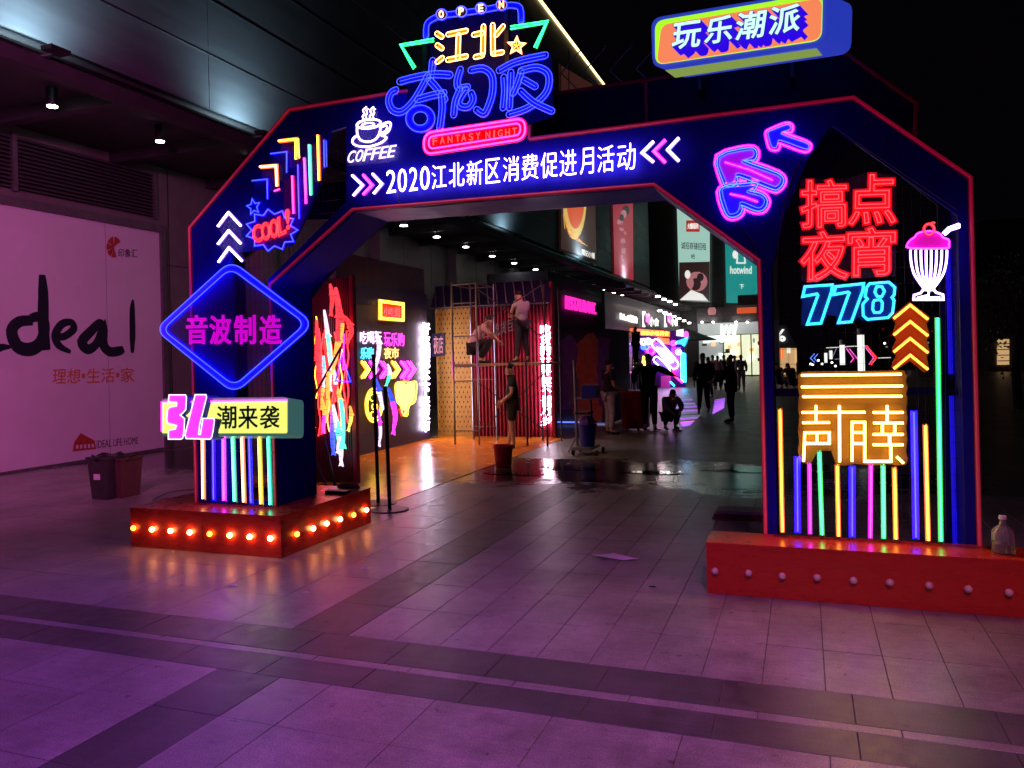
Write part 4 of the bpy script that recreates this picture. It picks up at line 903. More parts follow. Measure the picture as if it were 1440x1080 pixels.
def mesh(x0, x1, z0, z1, y, poly):
    def inside(x, z):
        c = False; n_ = len(poly)
        for i in range(n_):
            (ax, az), (bx, bz) = poly[i], poly[(i + 1) % n_]
            if (az > z) != (bz > z) and x < (bx - ax) * (z - az) / (bz - az) + ax: c = not c
        return c
    def f(b):
        for vert in (True, False):
            a0, a1, b0, b1 = (x0, x1, z0, z1) if vert else (z0, z1, x0, x1)
            k = a0
            while k < a1:
                run = None; t = b0
                while t <= b1 + .03:
                    ins = t < b1 and (inside(k, t) if vert else inside(t, k))
                    if ins and run is None: run = t
                    if not ins and run is not None:
                        if t - run > .05:
                            r = .0011
                            if vert: b.box(k - r, k + r, y - r, y + r, run, t, 'dark_steel')
                            else: b.box(run, t, y - r, y + r, k - r, k + r, 'dark_steel')
                        run = None
                    t += .02
                k += .06 if vert else .12
    return f
stuff(part('wire_mesh', arch, mesh(min(p[0] for p in holeR), max(p[0] for p in holeR), .05, 3.7, YA + .055, holeR)))
stuff(part('wire_mesh', arch, mesh(min(p[0] for p in holeL), max(p[0] for p in holeL), .42, 4.2, YA + .055, holeL)))
for (xs0, za, zb_) in ((-3.05, 3.30, 3.72), (-1.75, 3.30, 3.66), (-.45, 2.95, 3.62), (-4.3, 3.25, 4.2), (.62, 3.30, 3.45)):
    part('panel_seam', arch, lambda b: b.box(xs0 - .0015, xs0 + .0015, YA - .0012, YA + .001, za, zb_, 'arch_navy_dark'))
for zs_ in (1.05, 2.25):
    part('panel_seam', arch, lambda b: b.box(xl + .03, A.q(331, 600)[0] - .01, YA - .0012, YA + .001, zs_, zs_ + .003, 'arch_navy_dark'))
def screws(b):
    for k in range(26): b.lathe(A.w(-4.45 + k * .2, 3.345 - .006 * (k % 3), .001), [(.0, 0), (.006, .0), (.005, .003)], 'steel', 6) if False else b.box(-4.45 + k * .2 - .004, -4.45 + k * .2 + .004, YA - .002, YA, 3.32, 3.328, 'dark_steel')
    for k in range(18): b.box(-2.1 + k * .14 - .004, -2.1 + k * .14 + .004, YA - .002, YA, 3.635, 3.643, 'dark_steel')
stuff(part('screw_heads', arch, screws))
for pts in ([(560, 262), (562, 285), (580, 292), (640, 287), (700, 279)], [(1010, 285), (1040, 318), (1062, 350), (1068, 430)], [(1128, 220), (1110, 262), (1096, 330), (1090, 420)], [(352, 350), (350, 372)], [(1345, 310), (1347, 420), (1349, 560)]):
    part('cable', arch, lambda b: b.sweep([A.w(*p, .006) for p in Q(A, smooth(pts, False, 5))], .004, .004, 'cable', n=5))
# red edge strips: lit rope on painted edging
def trim(pl, pts, name='edge_strip', w_=.024, lit=True, off=.012):
    P = [pl.w(a, c, off) for a, c in pts]
    part(name, arch, lambda b: (b.sweep(P, w_, .012, 'trim_red', False, 4, pl.n), b.sweep([pl.w(a, c, off + .010) for a, c in pts], w_ * .55, .006, 'trim_red_lit' if lit else 'trim_red', False, 6, pl.n)), 'glowing red edge strip')
trim(A, outer[:6]); trim(A, outer[5:]); trim(A, inner)
trim(AB, [(-2.2, 4.35), (.37, 4.35), (.91, 3.84), (.89, 3.5)], w_=.022, off=.052, lit=False); trim(AB, [(-1.3, 4.33), (-1.3, 3.75)], w_=.022, off=.052, lit=False)
part('top_wire', arch, lambda b: b.bar(A.w(*A.q(1170, 178), .02), A.w(*A.q(1345, 296), .02), .002, 'steel', 4))
# hanging wires in the openings
for i, (u, v0, v1) in enumerate([(1203, 455, 470), (1293, 425, 540), (1330, 320, 750), (1262, 400, 430), (1344, 430, 750), (1240, 420, 440), (1290, 520, 600)]):
    part('wire', arch, lambda b: b.sweep([A.w(*p, -.02) for p in Q(A, smooth([(u, v0), (u + 2 - i % 3, (v0 + v1) / 2), (u + i % 2, v1)], False, 4))], .002, .002, 'cable', n=4))
for i in range(5):
    pts = [(1130 + random.uniform(0, 90), 690 + random.uniform(-12, 12)) for _ in range(5)]
    part('cable_loop', arch, lambda b: b.sweep([A.w(*p, -.25 - .01 * i) for p in Q(A, smooth(pts, False, 6))], .003, .003, 'cable', n=4))

# platforms
def platform(label, x0, x1, y0, y1, z, nb, seam=True):
    o = thing('platform', label, 'platform', ((x0 + x1) / 2, y0, 0))
    def nails(b):
        k = x0 + .03
        while k < x1:
            for zz_ in (.03, z - .035): b.box(k - .003, k + .003, y0 + .0015, y0 + .0045, zz_, zz_ + .006, 'dark_steel')
            k += .22
    stuff(part('nail_heads', o, nails)); part('top_joint', o, lambda b: b.box((x0 * 2 + x1) / 3, (x0 * 2 + x1) / 3 + .0025, y0 + .002, y1 - .002, z - .001, z + .0006, 'hole_dark'))
    part('top_board', o, lambda b: b.box(x0, x1, y0, y1, z - .018, z, 'platform_red'))
    ks = [x0 + (x1 - x0) * k / nb for k in range(nb + 1)]
    for a, c in zip(ks[:-1], ks[1:]): part('front_board', o, lambda b: b.box(a + .0015, c - .0015, y0 + .003, y0 + .021, 0.002, z - .0185, 'platform_red'))
    part('side_board', o, lambda b: b.box(x1 - .021, x1 - .003, y0 + .0225, y1 - .0225, 0.002, z - .0185, 'platform_red')); part('side_board', o, lambda b: b.box(x0 + .003, x0 + .021, y0 + .0225, y1 - .0225, .002, z - .0185, 'platform_red'))
    part('back_board', o, lambda b: b.box(x0 + .003, x1 - .003, y1 - .021, y1 - .003, .002, z - .0185, 'platform_red'))
    return o
bulbcache = {}
def bulb(o, loc, nrm, lit):
    key = (lit, nrm)
    if key not in bulbcache:
        b = MB(); prof = [(.0, .046), (.009, .045), (.018, .040), (.025, .030), (.027, .020), (.022, .010), (.012, .0)]
        vs = []; fs = []; n = 12; N_ = Vector(nrm); a_ = Vector((0, 0, 1)); c_ = N_.cross(a_)
        for r, h in prof:
            for j in range(n): an = 2 * math.pi * j / n; vs.append(N_ * h + a_ * (r * math.cos(an)) + c_ * (r * math.sin(an)))
        for i in range(len(prof) - 1):
            for j in range(n): k = (j + 1) % n; fs.append((i * n + j, i * n + k, (i + 1) * n + k, (i + 1) * n + j))
        b.add(vs, fs, {1: 'bulb_lit', 2: 'core_amber', 0: 'bulb_off'}[lit]); x = b.build('bulb', smooth=True); bulbcache[key] = x.data
    else: x = bpy.data.objects.new('bulb', bulbcache[key]); C.objects.link(x)
    x.parent = o; x.location = Vector(loc) - Vector(o['_l']); x['_l'] = o['_l']
def first_child(o, st): return sorted([c for c in o.children if c.name.startswith(st)], key=lambda c: c.name)
pL = platform('red painted timber platform under the left leg with glowing orange bulbs', -6.49, -4.645, 6.15, 7.79, .40, 2)
Pf = Pl('Y', 6.153); Ps = Pl('X', -4.648)
bpy.context.view_layer.update(); fbn = first_child(pL, 'front_board')[0].name; sbd = first_child(pL, 'side_board')[0]
for i, u in enumerate((190, 216, 242, 269, 297, 325, 353, 382)):
    bulb(next(c for c in pL.children if c.name.startswith('front_board') and (u < 285) == (c.name == fbn)), Pf.p(u, 742 + (u - 190) * .075), (0, -1, 0), 2 if i in (0, 4) else 1)
for i, (u, v) in enumerate(((415, 751), (438, 743), (457, 736), (476, 730), (495, 724), (513, 717))):
    bulb(sbd, Ps.p(u, v), (1, 0, 0), 2 if i in (0, 4) else 1)
pR = platform('red painted timber platform under the right leg with unlit round bulbs', -.735, 2.35, 6.14, 6.545, .39, 1)
fbr = first_child(pR, 'front_board')[0]
for u, v in ((1006, 802), (1053, 805), (1100, 809), (1149, 811), (1200, 815), (1251, 818), (1306, 822), (1361, 827), (1418, 832)):
    bulb(fbr, Pl('Y', 6.143).p(u, v), (0, -1, 0), 0)

# neon standing tubes
def stand_tube(pl, u0, v0, u1, v1, col, label, grp, r=.008, sl=2.6, off=.05):
    o = thing('neon_tube', label, 'neon tube', pl.p(u1, v1), grp)
    part('tube', o, lambda b: neon(b, pl, [(u0, v0), (u1, v1)], col, r, False, off, 0))
    part('sleeve', o, lambda b: b.sweep([pl.w(*pl.q(u0, v0), off - r * 1.6), pl.w(*pl.q(u1, v1), off - r * 1.6)], r * sl, r, 'sleeve_' + col, False, 8, pl.n))  # added emissive strip, the tube's halo put into shape and colour
    part('cap', o, lambda b: b.bar(pl.w(*pl.q(u1, v1 - 2), off), pl.w(*pl.q(u1, v1), off), r * 1.7, 'black', 8))
    part('cap', o, lambda b: b.bar(pl.w(*pl.q(u0, v0), off), pl.w(*pl.q(u0, v0 + 1.5), off), r * 1.8, 'black', 8))
    for t in (.25, .72):
        c_ = pl.w(*pl.q(u0 + (u1 - u0) * t, v0 + (v1 - v0) * t), off - r); part('clip', o, lambda b: b.box(c_.x - r * 3, c_.x + r * 3, c_.y + r * .2, c_.y + .02, c_.z - .005, c_.z + .005, 'steel'))
    part('lead', o, lambda b: b.sweep([pl.w(*pl.q(u1, v1), off), pl.w(*pl.q(u1 + 1, v1 + .5), off - .03), pl.w(*pl.q(u1 + 3, v1 + .5), off - .06)], .0025, .0025, 'cable', n=4))
AT = Pl('Y', 6.50)
order = ['first', 'second', 'third', 'fourth', 'fifth', 'sixth', 'seventh', 'eighth', 'ninth', 'tenth', 'eleventh', 'twelfth']
for i, (u, c) in enumerate(((290, 'peach'), (305, 'bluethin'), (319, 'magenta'), (332, 'mint'), (345, 'peach'), (355.5, 'bluethin'), (369, 'yellow'), (382, 'mint'))):
    nm = {'peach': 'peach white', 'bluethin': 'blue', 'mint': 'mint green'}.get(c, c)
    stand_tube(AT, u - 1, 610, u + (2 if i > 2 else 0), 702 + i * 1.2, c, 'upright %s neon tube, %s from the left on the left platform' % (nm, order[i]), 'upright neon tubes on the left platform', r=.011 if 'thin' not in c else .005, sl=2.2 if 'thin' not in c else 5)
for i, (u0, v0, u1, v1, c) in enumerate(((1097, 574, 1100.5, 748, 'amber'), (1121, 641, 1122, 748, 'bluethin'), (1138, 650, 1139, 750, 'magenta'), (1152, 633, 1156, 752, 'green'), (1177, 652, 1179, 754, 'amber'), (1198, 654, 1198, 754, 'bluethin'), (1224, 652, 1223, 756, 'magenta'), (1241, 652, 1242, 757, 'green'), (1257, 656, 1259, 758, 'amber'), (1284, 577, 1287, 756, 'bluethin'), (1300, 596, 1304, 760, 'amber'), (1317, 446, 1322, 761, 'green'))):
    nm = {'bluethin': 'blue'}.get(c, c)
    stand_tube(AT, u0, v0, u1, v1, c, 'upright %s neon tube, %s from the left on the right platform%s' % (nm, order[i], ', tallest of all' if i == 11 else ''), 'upright neon tubes on the right platform', r={'bluethin': .005, 'magenta': .005}.get(c, .0085), sl={'bluethin': 5, 'magenta': 3.4}.get(c, 2.2))



SG = Pl('Y', 6.52)        # sign plane just in front of the arch face
# --- title sign
z1 = zx(4.5, 480, 0)
TP = Pl('Y', 6.42)
ti = sign('title_sign', 'big neon title sign with blue brush characters over the arch top', TP, (660, 190), 'neon sign')
part('backboard', ti, lambda b: b.plate(Pl('Y', 6.50), [Q(Pl('Y', 6.50), z1([(420, 740), (420, 500), (560, 440), (560, 100), (1130, 40), (1130, 330), (1330, 340), (1340, 740), (1150, 800), (600, 900)]))], .0, .012, 'arch_navy_dark'))
for x in (-3.2, -2.4): part('bracket', ti, lambda b: b.box(x, x + .04, 6.46, 6.54, 3.8, 4.9, 'dark_steel'))
QI = [[(590, 395), (585, 450), (575, 520)], [(385, 525), (480, 500), (600, 480), (700, 485)], [(560, 490), (525, 560), (470, 650), (400, 715), (340, 705), (315, 650), (330, 600), (360, 580)], [(575, 520), (620, 570), (670, 640)],
      [(500, 640), (590, 615), (665, 600)], [(650, 610), (655, 700), (640, 820)]]
HU = [[(765, 450), (745, 520), (755, 565), (810, 560)], [(800, 575), (760, 640), (765, 680), (815, 685), (845, 640), (835, 600)], [(765, 575), (735, 650), (725, 735)], [(835, 455), (910, 445), (965, 490), (970, 590), (945, 680), (915, 730), (870, 705)]]
YE = [[(1010, 455), (1120, 400), (1300, 360)], [(1040, 500), (1045, 590), (1035, 690)], [(1085, 470), (1080, 580), (1075, 690)], [(1150, 465), (1130, 530), (1100, 600)], [(1150, 460), (1250, 440), (1320, 480), (1320, 570), (1270, 640), (1180, 700), (1075, 735)], [(1170, 520), (1240, 560)], [(1150, 590), (1230, 660), (1345, 715)]]
for nm, ss in (('first', QI), ('second', HU), ('third', YE)):
    def f(b):
        for i, s_ in enumerate(ss): brush(b, TP, z1(s_), 5.0, 'blue_glow', 'bluethin', .03 + i * .003, .0032, mid=True)
        if nm == 'first': 
            lp = z1(ellipse(520, 762, 72, 66, 20)); b.sweep([TP.w(*p, .05) for p in Q(TP, lp)], .036, .012, 'blue_glow', True, 8, TP.n)
            for rx in (92, 46): b.sweep([TP.w(*p, .064) for p in Q(TP, z1(ellipse(520, 762, rx, rx * .92, 24)))], .0032, .0032, 'core_bluethin', True, 5, TP.n)
    part('character', ti, f, '%s large blue brush character' % nm)
def cap2(b, a, c, wpx, fill='sleeve_yellow', col='peach'):
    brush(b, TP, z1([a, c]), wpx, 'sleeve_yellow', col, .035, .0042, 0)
part('character', ti, lambda b: [cap2(b, *s_, 3.4) for s_ in (((620, 225), (650, 245)), ((622, 298), (650, 318)), ((622, 402), (652, 378)), ((690, 230), (803, 207)), ((755, 235), (750, 380)), ((688, 390), (803, 368)))], 'yellow outlined water-side character')
part('character', ti, lambda b: [cap2(b, *s_, 3.4) for s_ in (((852, 232), (905, 220)), ((912, 180), (908, 350)), ((862, 372), (905, 362)), ((970, 172), (972, 350)), ((975, 352), (1030, 343)), ((1035, 180), (990, 235)))], 'yellow outlined north character')
for pts in ([(597, 262), (390, 296), (475, 440)], [(1080, 186), (1310, 150), (1236, 312)]):
    q_ = Q(TP, z1(pts))
    for d in (-.012, .012): part('flag_tube', ti, lambda b: neonq(b, TP, offs(q_, d), 'green', .005, False, .04, 2))
q_ = z1([(545, 240), (548, 170), (575, 135), (640, 108), (780, 90), (900, 72), (1030, 48), (1090, 42), (1138, 60), (1145, 145)])
part('top_tube', ti, lambda b: brush(b, TP, q_, 4, 'blue_glow', 'bluethin', .02, .003, 3))
for c, x, y in (('O', 652, 108), ('P', 777, 90), ('E', 900, 70), ('N', 1030, 48)):
    rg_ = part('ring', ti, lambda b: (fillpoly(b, TP, z1(ellipse(x, y, 33, 33, 18)), 'arch_navy_dark', .055, .008), neon(b, TP, z1(ellipse(x, y, 34, 34, 18)), 'bluethin', .004, True, .06, 2)))
    part('letter', rg_, lambda b: text(b, TP, c, z1([(x - 14, y + 23), (x + 14, y + 20), (x + 14, y - 23), (x - 14, y - 20)]), 'core_peach', off=.07, th=.01))
star = [(1118 + (58 if i % 2 == 0 else 25) * math.sin(i * math.pi / 5 + .05), 300 - (58 if i % 2 == 0 else 25) * math.cos(i * math.pi / 5 + .05)) for i in range(10)]
part('star', ti, lambda b: (fillpoly(b, TP, z1(star), 'red_fill', .03, .01), neon(b, TP, z1(star), 'peach', .0045, True, .04, 2), [neon(b, TP, z1([(1118, 300), p]), 'amber', .003, False, .042, 1.6) for p in star[::2]]))
pill = rounded([TP.q(*p) for p in z1([(535, 985), (535, 850), (1172, 755), (1172, 885)])], .14, 8)
pill2 = rounded([TP.q(*p) for p in z1([(565, 950), (565, 872), (1142, 785), (1142, 860)])], .08, 8)
pf_ = part('pill_frame', ti, lambda b: (neonq(b, TP, pill, 'pink', .0065, True, .04, 3.2), neonq(b, TP, pill2, 'pink', .0055, True, .04, 3), b.plate(TP, [pill], .012, .01, 'red_fill')))
for i, (c, x) in enumerate(zip('FANTASYNIGHT', (605, 652, 700, 748, 786, 832, 876, 938, 978, 1016, 1062, 1106))):
    y = 905 - (x - 585) * .122; hw = 14 if c not in 'I' else 4
    part('letter', pf_, lambda b: text(b, TP, c, z1([(x - hw, y + 22), (x + hw, y + 18), (x + hw, y - 26), (x - hw, y - 22)]), 'core_red', off=.045, th=.008))

# --- coffee
cf = sign('coffee_sign', 'white neon coffee cup with steam above slanted white letters', SG, (525, 235))
W_ = lambda pts, r=.007, cl=False, sm=3: (lambda b: neon(b, SG, z1(pts), 'white', r, cl, .035, 1.8, sm))
part('cup_rim', cf, W_(ellipse(185, 790, 76, 28, 22, rot=-.12), cl=True, sm=0)); part('coffee_rim', cf, W_(ellipse(180, 796, 40, 12, 16, rot=-.12), .005, True, 0))
part('cup', cf, W_([(112, 800), (112, 850), (130, 888), (165, 902), (205, 898), (238, 875), (256, 835), (260, 790)])); part('handle', cf, W_([(262, 800), (300, 780), (322, 785), (315, 825), (290, 850), (255, 856)]))
part('handle', cf, W_([(262, 815), (295, 800), (300, 815), (285, 838), (262, 842)], .004)); part('saucer', cf, W_([(112, 862), (85, 885), (85, 912), (120, 930), (190, 932), (260, 910), (296, 880), (285, 868), (262, 862)]))
for x in (160, 205): part('steam', cf, W_([(x, 768), (x - 14, 745), (x - 2, 725), (x - 12, 705), (x + 12, 682)], .005)); part('steam', cf, W_([(x + 16, 760), (x + 6, 742), (x + 16, 722), (x + 10, 705), (x + 22, 695)], .004))
for i, c in enumerate('COFFEE'):
    x = 48 + i * 51; y = 1040 - i * 7; part('letter', cf, lambda b: text(b, SG, c, z1([(x, y), (x + 42, y - 6), (x + 62, y - 82), (x + 20, y - 76)]), 'text_white', off=.05, th=.012, bold=.012))
part('backing', cf, lambda b: fillpoly(b, SG, z1([(45, 1052), (300, 1030), (365, 1010), (372, 930), (310, 935), (300, 880), (330, 775), (240, 760), (230, 690), (160, 680), (140, 760), (90, 790), (80, 960)]), 'clear_acrylic', .012, .004))
# --- date line
zb = zx(2.88, 480, 140)
dl = sign('event_lettering', 'long row of white neon characters with year along the arch crossbar', SG, (720, 260))
xs2 = [(190, 232), (236, 276), (282, 320), (326, 368), (373, 436), (442, 508), (514, 582), (590, 652), (660, 728), (735, 806), (812, 884), (888, 960), (970, 1030), (1040, 1112), (1120, 1198)]
for c, (a, d) in zip('2020江北新区消费促进月活动', xs2):
    top = lambda x: 292 - (x - 190) * .112; bot = lambda x: 384 - (x - 190) * .098
    ins = 3
    part('character', dl, lambda b: text(b, SG, c, zb([(a + ins, bot(a)), (d - ins, bot(d)), (d - ins, top(d)), (a + ins, top(a))]), 'date_white', off=.05, th=.012, bold=-.010))
for pts, c in (([(53, 310), (95, 350), (58, 392)], 'white'), ([(97, 308), (133, 350), (98, 388)], 'magenta'), ([(135, 304), (173, 345), (140, 384)], 'white'), ([(1268, 174), (1222, 220), (1268, 258)], 'white'), ([(1315, 168), (1270, 214), (1315, 260)], 'magenta'), ([(1370, 160), (1325, 208), (1370, 254)], 'white')):
    part('chevron', dl, lambda b: neon(b, SG, zb(pts), c, .0095, False, .045, 2), '%s chevron' % c)
# --- arrows
z4 = zx(3.376, 980, 160)
ar1 = [(340, 95), (360, 85), (425, 60), (443, 65), (440, 82), (400, 102), (515, 145), (530, 160), (515, 173), (400, 132), (385, 145), (378, 165), (357, 162), (345, 125)]
ar2 = [(112, 215), (250, 178), (272, 190), (265, 212), (215, 237), (380, 298), (398, 325), (380, 348), (355, 345), (205, 287), (185, 310), (172, 330), (150, 335), (137, 318)]
ar3 = [(122, 372), (150, 355), (200, 350), (285, 345), (262, 358), (240, 378), (305, 397), (322, 420), (310, 445), (285, 450), (215, 423), (205, 445), (195, 470), (170, 480), (150, 468)]
def grow(pts, d):
    cx = sum(p[0] for p in pts) / len(pts); cy = sum(p[1] for p in pts) / len(pts); out = []
    n = len(pts)
    for i in range(n):
        a = Vector(pts[i - 1]); c = Vector(pts[(i + 1) % n]); t = (c - a).normalized(); nn = Vector((t.y, -t.x)); out.append((pts[i][0] + nn.x * d, pts[i][1] + nn.y * d))
    return out
for lb, pts, fill, tb in (('small blue neon arrow with magenta rim pointing up left', ar1, 'blue_glow', 'bluethin'), ('large magenta neon arrow with blue rim pointing up left', ar2, 'violet_glow', 'magenta'), ('short violet neon arrow under the large magenta arrow', ar3, 'blue_glow', 'magenta')):
    o = sign('neon_arrow', lb, SG, z4([pts[0]])[0], 'neon arrow', 'neon arrows on the arch')
    part('face', o, lambda b: fillpoly(b, SG, z4(pts), fill, .035, .02, sm=3))
    part('outline_tube', o, lambda b: neon(b, SG, z4(pts), 'bluethin', .0038, True, .045, 0, 3))
    part('rim_tube', o, lambda b: neon(b, SG, z4(grow(pts, 14)), 'magenta' if tb == 'bluethin' else 'blue', .004, True, .025, 4, 3))
    if pts is not ar1: part('outer_rim_tube', o, lambda b: neon(b, SG, z4(grow(pts, 26)), 'magenta', .004, True, .018, 4, 3))
    if pts is not ar1:
        s2_ = [(135, 235), (250, 270), (360, 320)] if pts is ar2 else [(160, 385), (230, 400), (290, 422)]
        part('inner_tube', o, lambda b: neon(b, SG, z4(s2_), 'magenta', .004, False, .04, 4))
# --- red characters and numerals
RP = Pl('Y', 6.50); z7 = zx(4.694, 1100, 230)
rd = sign('red_character_sign', 'four large red outlined neon characters in the right leg opening', RP, (1195, 395))
for c, qd in (('搞', [(128, 430), (425, 415), (420, 115), (128, 120)]), ('点', [(438, 405), (742, 395), (742, 75), (445, 85)]), ('夜', [(125, 772), (428, 755), (415, 448), (128, 460)]), ('宵', [(432, 742), (740, 730), (742, 425), (434, 435)])):
    part('character', rd, lambda b: (text(b, RP, c, z7(qd), 'red_glow', 'red', .03, .010, bold=.065, r=.0034, sleeve=1.8)))
part('backing', rd, lambda b: fillpoly(b, RP, z7([(120, 780), (430, 765), (745, 745), (755, 80), (560, 55), (430, 100), (118, 108)]), 'clear_acrylic', .01, .005))
nu = sign('numeral_sign', 'cyan outlined neon number 778 under the red characters', RP, (1190, 455))
SEV = [[(150, 815), (330, 803), (325, 845), (255, 1055), (165, 1062), (235, 872), (228, 862), (135, 880)], [(350, 815), (535, 795), (530, 840), (455, 1045), (370, 1052), (440, 855), (432, 850), (340, 868)]]
for s_ in SEV: part('numeral', nu, lambda b: (fillpoly(b, RP, z7(s_), 'cyan_fill', .03, .008), neon(b, RP, z7(s_), 'cyan', .007, True, .04, 2)), 'cyan figure seven')
E8 = [[(575, 795), (700, 785), (740, 820), (735, 870), (720, 885), (735, 905), (725, 985), (695, 1018), (560, 1030), (532, 1005), (530, 930), (560, 895), (545, 880), (555, 820)], [(620, 815), (655, 815), (672, 845), (655, 880), (625, 880), (608, 850)], [(605, 905), (645, 900), (658, 920), (655, 970), (640, 985), (605, 985), (595, 965), (597, 920)]]
part('numeral', nu, lambda b: (b.plate(RP, [Q(RP, z7(l)) for l in E8], .03, .008, 'cyan_fill'), [neon(b, RP, z7(l), 'cyan', .0065, True, .04, 2) for l in E8]), 'cyan figure eight')
part('backing', nu, lambda b: fillpoly(b, RP, z7([(125, 1070), (270, 1062), (300, 1000), (355, 1005), (360, 1058), (470, 1052), (500, 1010), (530, 1040), (720, 1028), (755, 800), (740, 785), (130, 800)]), 'cyan_fill', .014, .005))
# --- milkshake
ms = sign('milkshake_sign', 'white neon milkshake glass with magenta cream, cherry and straw', RP, (1303, 420))
blobm = [(1010, 640), (998, 620), (1015, 600), (1030, 590), (1045, 572), (1080, 562), (1120, 562), (1150, 575), (1165, 592), (1190, 602), (1192, 625), (1175, 640)]
part('cream', ms, lambda b: (fillpoly(b, RP, z4(blobm), 'magenta_dim', .03, .01, sm=3), neon(b, RP, z4(blobm), 'magenta', .005, True, .04, 2, 3)))
part('cherry', ms, lambda b: neon(b, RP, z4(ellipse(1098, 553, 24, 26, 16)), 'red', .006, True, .05, 2)); part('cherry_stem', ms, lambda b: neon(b, RP, z4([(1098, 530), (1112, 522), (1125, 522)]), 'red', .004, False, .05, 2))
part('straw', ms, lambda b: (neon(b, RP, z4([(1163, 572), (1190, 545), (1240, 527)]), 'white', .0065, False, .045, 1.8), neon(b, RP, z4([(1172, 580), (1200, 556), (1243, 543)]), 'white', .0055, False, .045, 1.8), neon(b, RP, z4([(1240, 527), (1243, 543)]), 'white', .005, False, .045, 0)))
for k in range(8):
    t = k / 7 * 2 - 1; part('glass_tube', ms, lambda b: neon(b, RP, z4([(1097 + t * 86, 650), (1097 + t * 84, 700), (1097 + t * 70, 760), (1097 + t * 40, 808), (1097 + t * 22, 832)]), 'white', .0062, False, .04, 1.6, 3))
part('foot', ms, lambda b: neon(b, RP, z4([(1070, 838), (1060, 852), (1028, 862), (1026, 884), (1166, 884), (1164, 860), (1132, 850), (1122, 838)]), 'white', .006, True, .04, 1.8)); part('foot', ms, lambda b: neon(b, RP, z4([(1097, 832), (1097, 862), (1045, 872), (1150, 872)]), 'white', .005, False, .04, 1.6))
# --- amber chevrons
z5 = zx(3.0, 1060, 420)
cv = sign('chevron_sign', 'four amber neon chevrons pointing up beside the milkshake', AT, (1279, 520))
part('backing', cv, lambda b: fillpoly(b, AT, z5([(655, 13), (743, 78), (738, 92), (726, 105), (742, 158), (728, 172), (742, 228), (728, 242), (737, 300), (718, 312), (657, 262), (598, 302), (580, 292), (583, 270), (598, 240), (582, 225), (584, 205), (600, 172), (582, 152), (598, 105), (582, 85), (584, 72)]), 'amber_fill', .02, .008))
for y in (28, 97, 168, 238):
    part('chevron', cv, lambda b: neon(b, AT, z5([(588, y + 57), (657, y), (731, y + 60)]), 'amber', .0075, False, .045, 1.8))
# --- yellow character sign
yl = sign('yellow_character_sign', 'square yellow neon sign of squared characters on a gold board above the platform', AT, (1200, 650))
part('board', yl, lambda b: fillpoly(b, AT, z5([(188, 318), (205, 308), (630, 303), (645, 325), (640, 350), (647, 375), (640, 400), (647, 425), (640, 460), (647, 500), (640, 545), (647, 590), (640, 640), (648, 675), (640, 698), (600, 702), (560, 695), (500, 702), (420, 695), (380, 702), (345, 695), (326, 640), (270, 638), (246, 686), (222, 695), (196, 684), (186, 640), (192, 600), (186, 550), (192, 500), (186, 450), (192, 405), (186, 370)]), 'gold_fill', .03, .03))
YS = {'bar': [[(200, 323), (620, 318)], [(200, 371), (625, 367)], [(205, 412), (622, 410)]],
      'first': [[(202, 478), (468, 477)], [(262, 448), (262, 520)], [(205, 521), (320, 520)], [(210, 683), (215, 563), (318, 562), (318, 608), (217, 608)], [(266, 563), (266, 607)]],
      'second': [[(360, 448), (361, 685)], [(413, 683), (413, 519), (466, 519), (466, 683), (576, 683), (575, 615)], [(415, 562), (465, 562)], [(415, 608), (465, 608)]],
      'third': [[(560, 448), (560, 521)], [(500, 478), (628, 478)], [(502, 522), (628, 522)], [(540, 524), (540, 568)], [(592, 524), (592, 568)], [(500, 570), (628, 570)], [(500, 613), (628, 613)], [(570, 571), (570, 613)], [(600, 663), (628, 690)]]}
for k, ss in YS.items(): 
    for s_ in ss: part('neon_tube', yl, lambda b: neon(b, AT, z5(s_), 'cream', .0088, False, .055, 1.5))

# --- left leg signs
z_6 = zx(5.4, 260, 180); zd = zx(5.4, 210, 360); LP = Pl('Y', 6.52)
sk = sign('skyline_sign', 'stepped neon skyline of amber and blue corners and coloured bars on the left shoulder', LP, (410, 290))
for i, (x0_, y0_, x1_, y1_) in enumerate(((735, 110, 870, 300), (672, 205, 795, 400), (592, 300, 720, 480), (530, 405, 650, 560), (760, 400, 845, 660))):
    part('backing', sk, lambda b: fillpoly(b, LP, z_6([(x0_, y0_), (x1_, y0_ - 12), (x1_, y1_), (x0_, y1_)]), 'violet_acrylic' if i % 2 == 0 else 'blue_acrylic', .006 + i * .003, .003))
part('backing', sk, lambda b: fillpoly(b, LP, z_6([(850, 280), (955, 180), (965, 125), (1000, 125), (1030, 50), (1090, 100), (1095, 300), (1050, 330), (1040, 410), (990, 420), (975, 520), (940, 590), (900, 600), (890, 695), (850, 680)]), 'violet_acrylic', .022, .003))
for pts, c, r in (([(732, 107), (862, 92), (862, 245)], 'amber', .010), ([(880, 88), (884, 215), (890, 235)], 'yellow', .005), ([(670, 203), (793, 188), (793, 345)], 'bluethin', .004), ([(590, 302), (712, 292), (718, 448)], 'peach', .010), ([(530, 407), (645, 395), (648, 545)], 'bluethin', .004), ([(700, 485), (740, 470)], 'pink', .006), ([(835, 370), (845, 655)], 'pink', .008), ([(877, 285), (888, 695)], 'bluethin', .004), ([(925, 235), (938, 580)], 'magenta', .007), ([(963, 135), (975, 515)], 'mint', .009), ([(1027, 62), (1037, 405)], 'amber', .009), ([(1075, 100), (1080, 305)], 'bluethin', .004), ([(1092, 105), (1096, 300)], 'bluethin', .003)):
    part('neon_tube', sk, lambda b: neon(b, LP, z_6(pts), c, r, False, .045, 2.2))
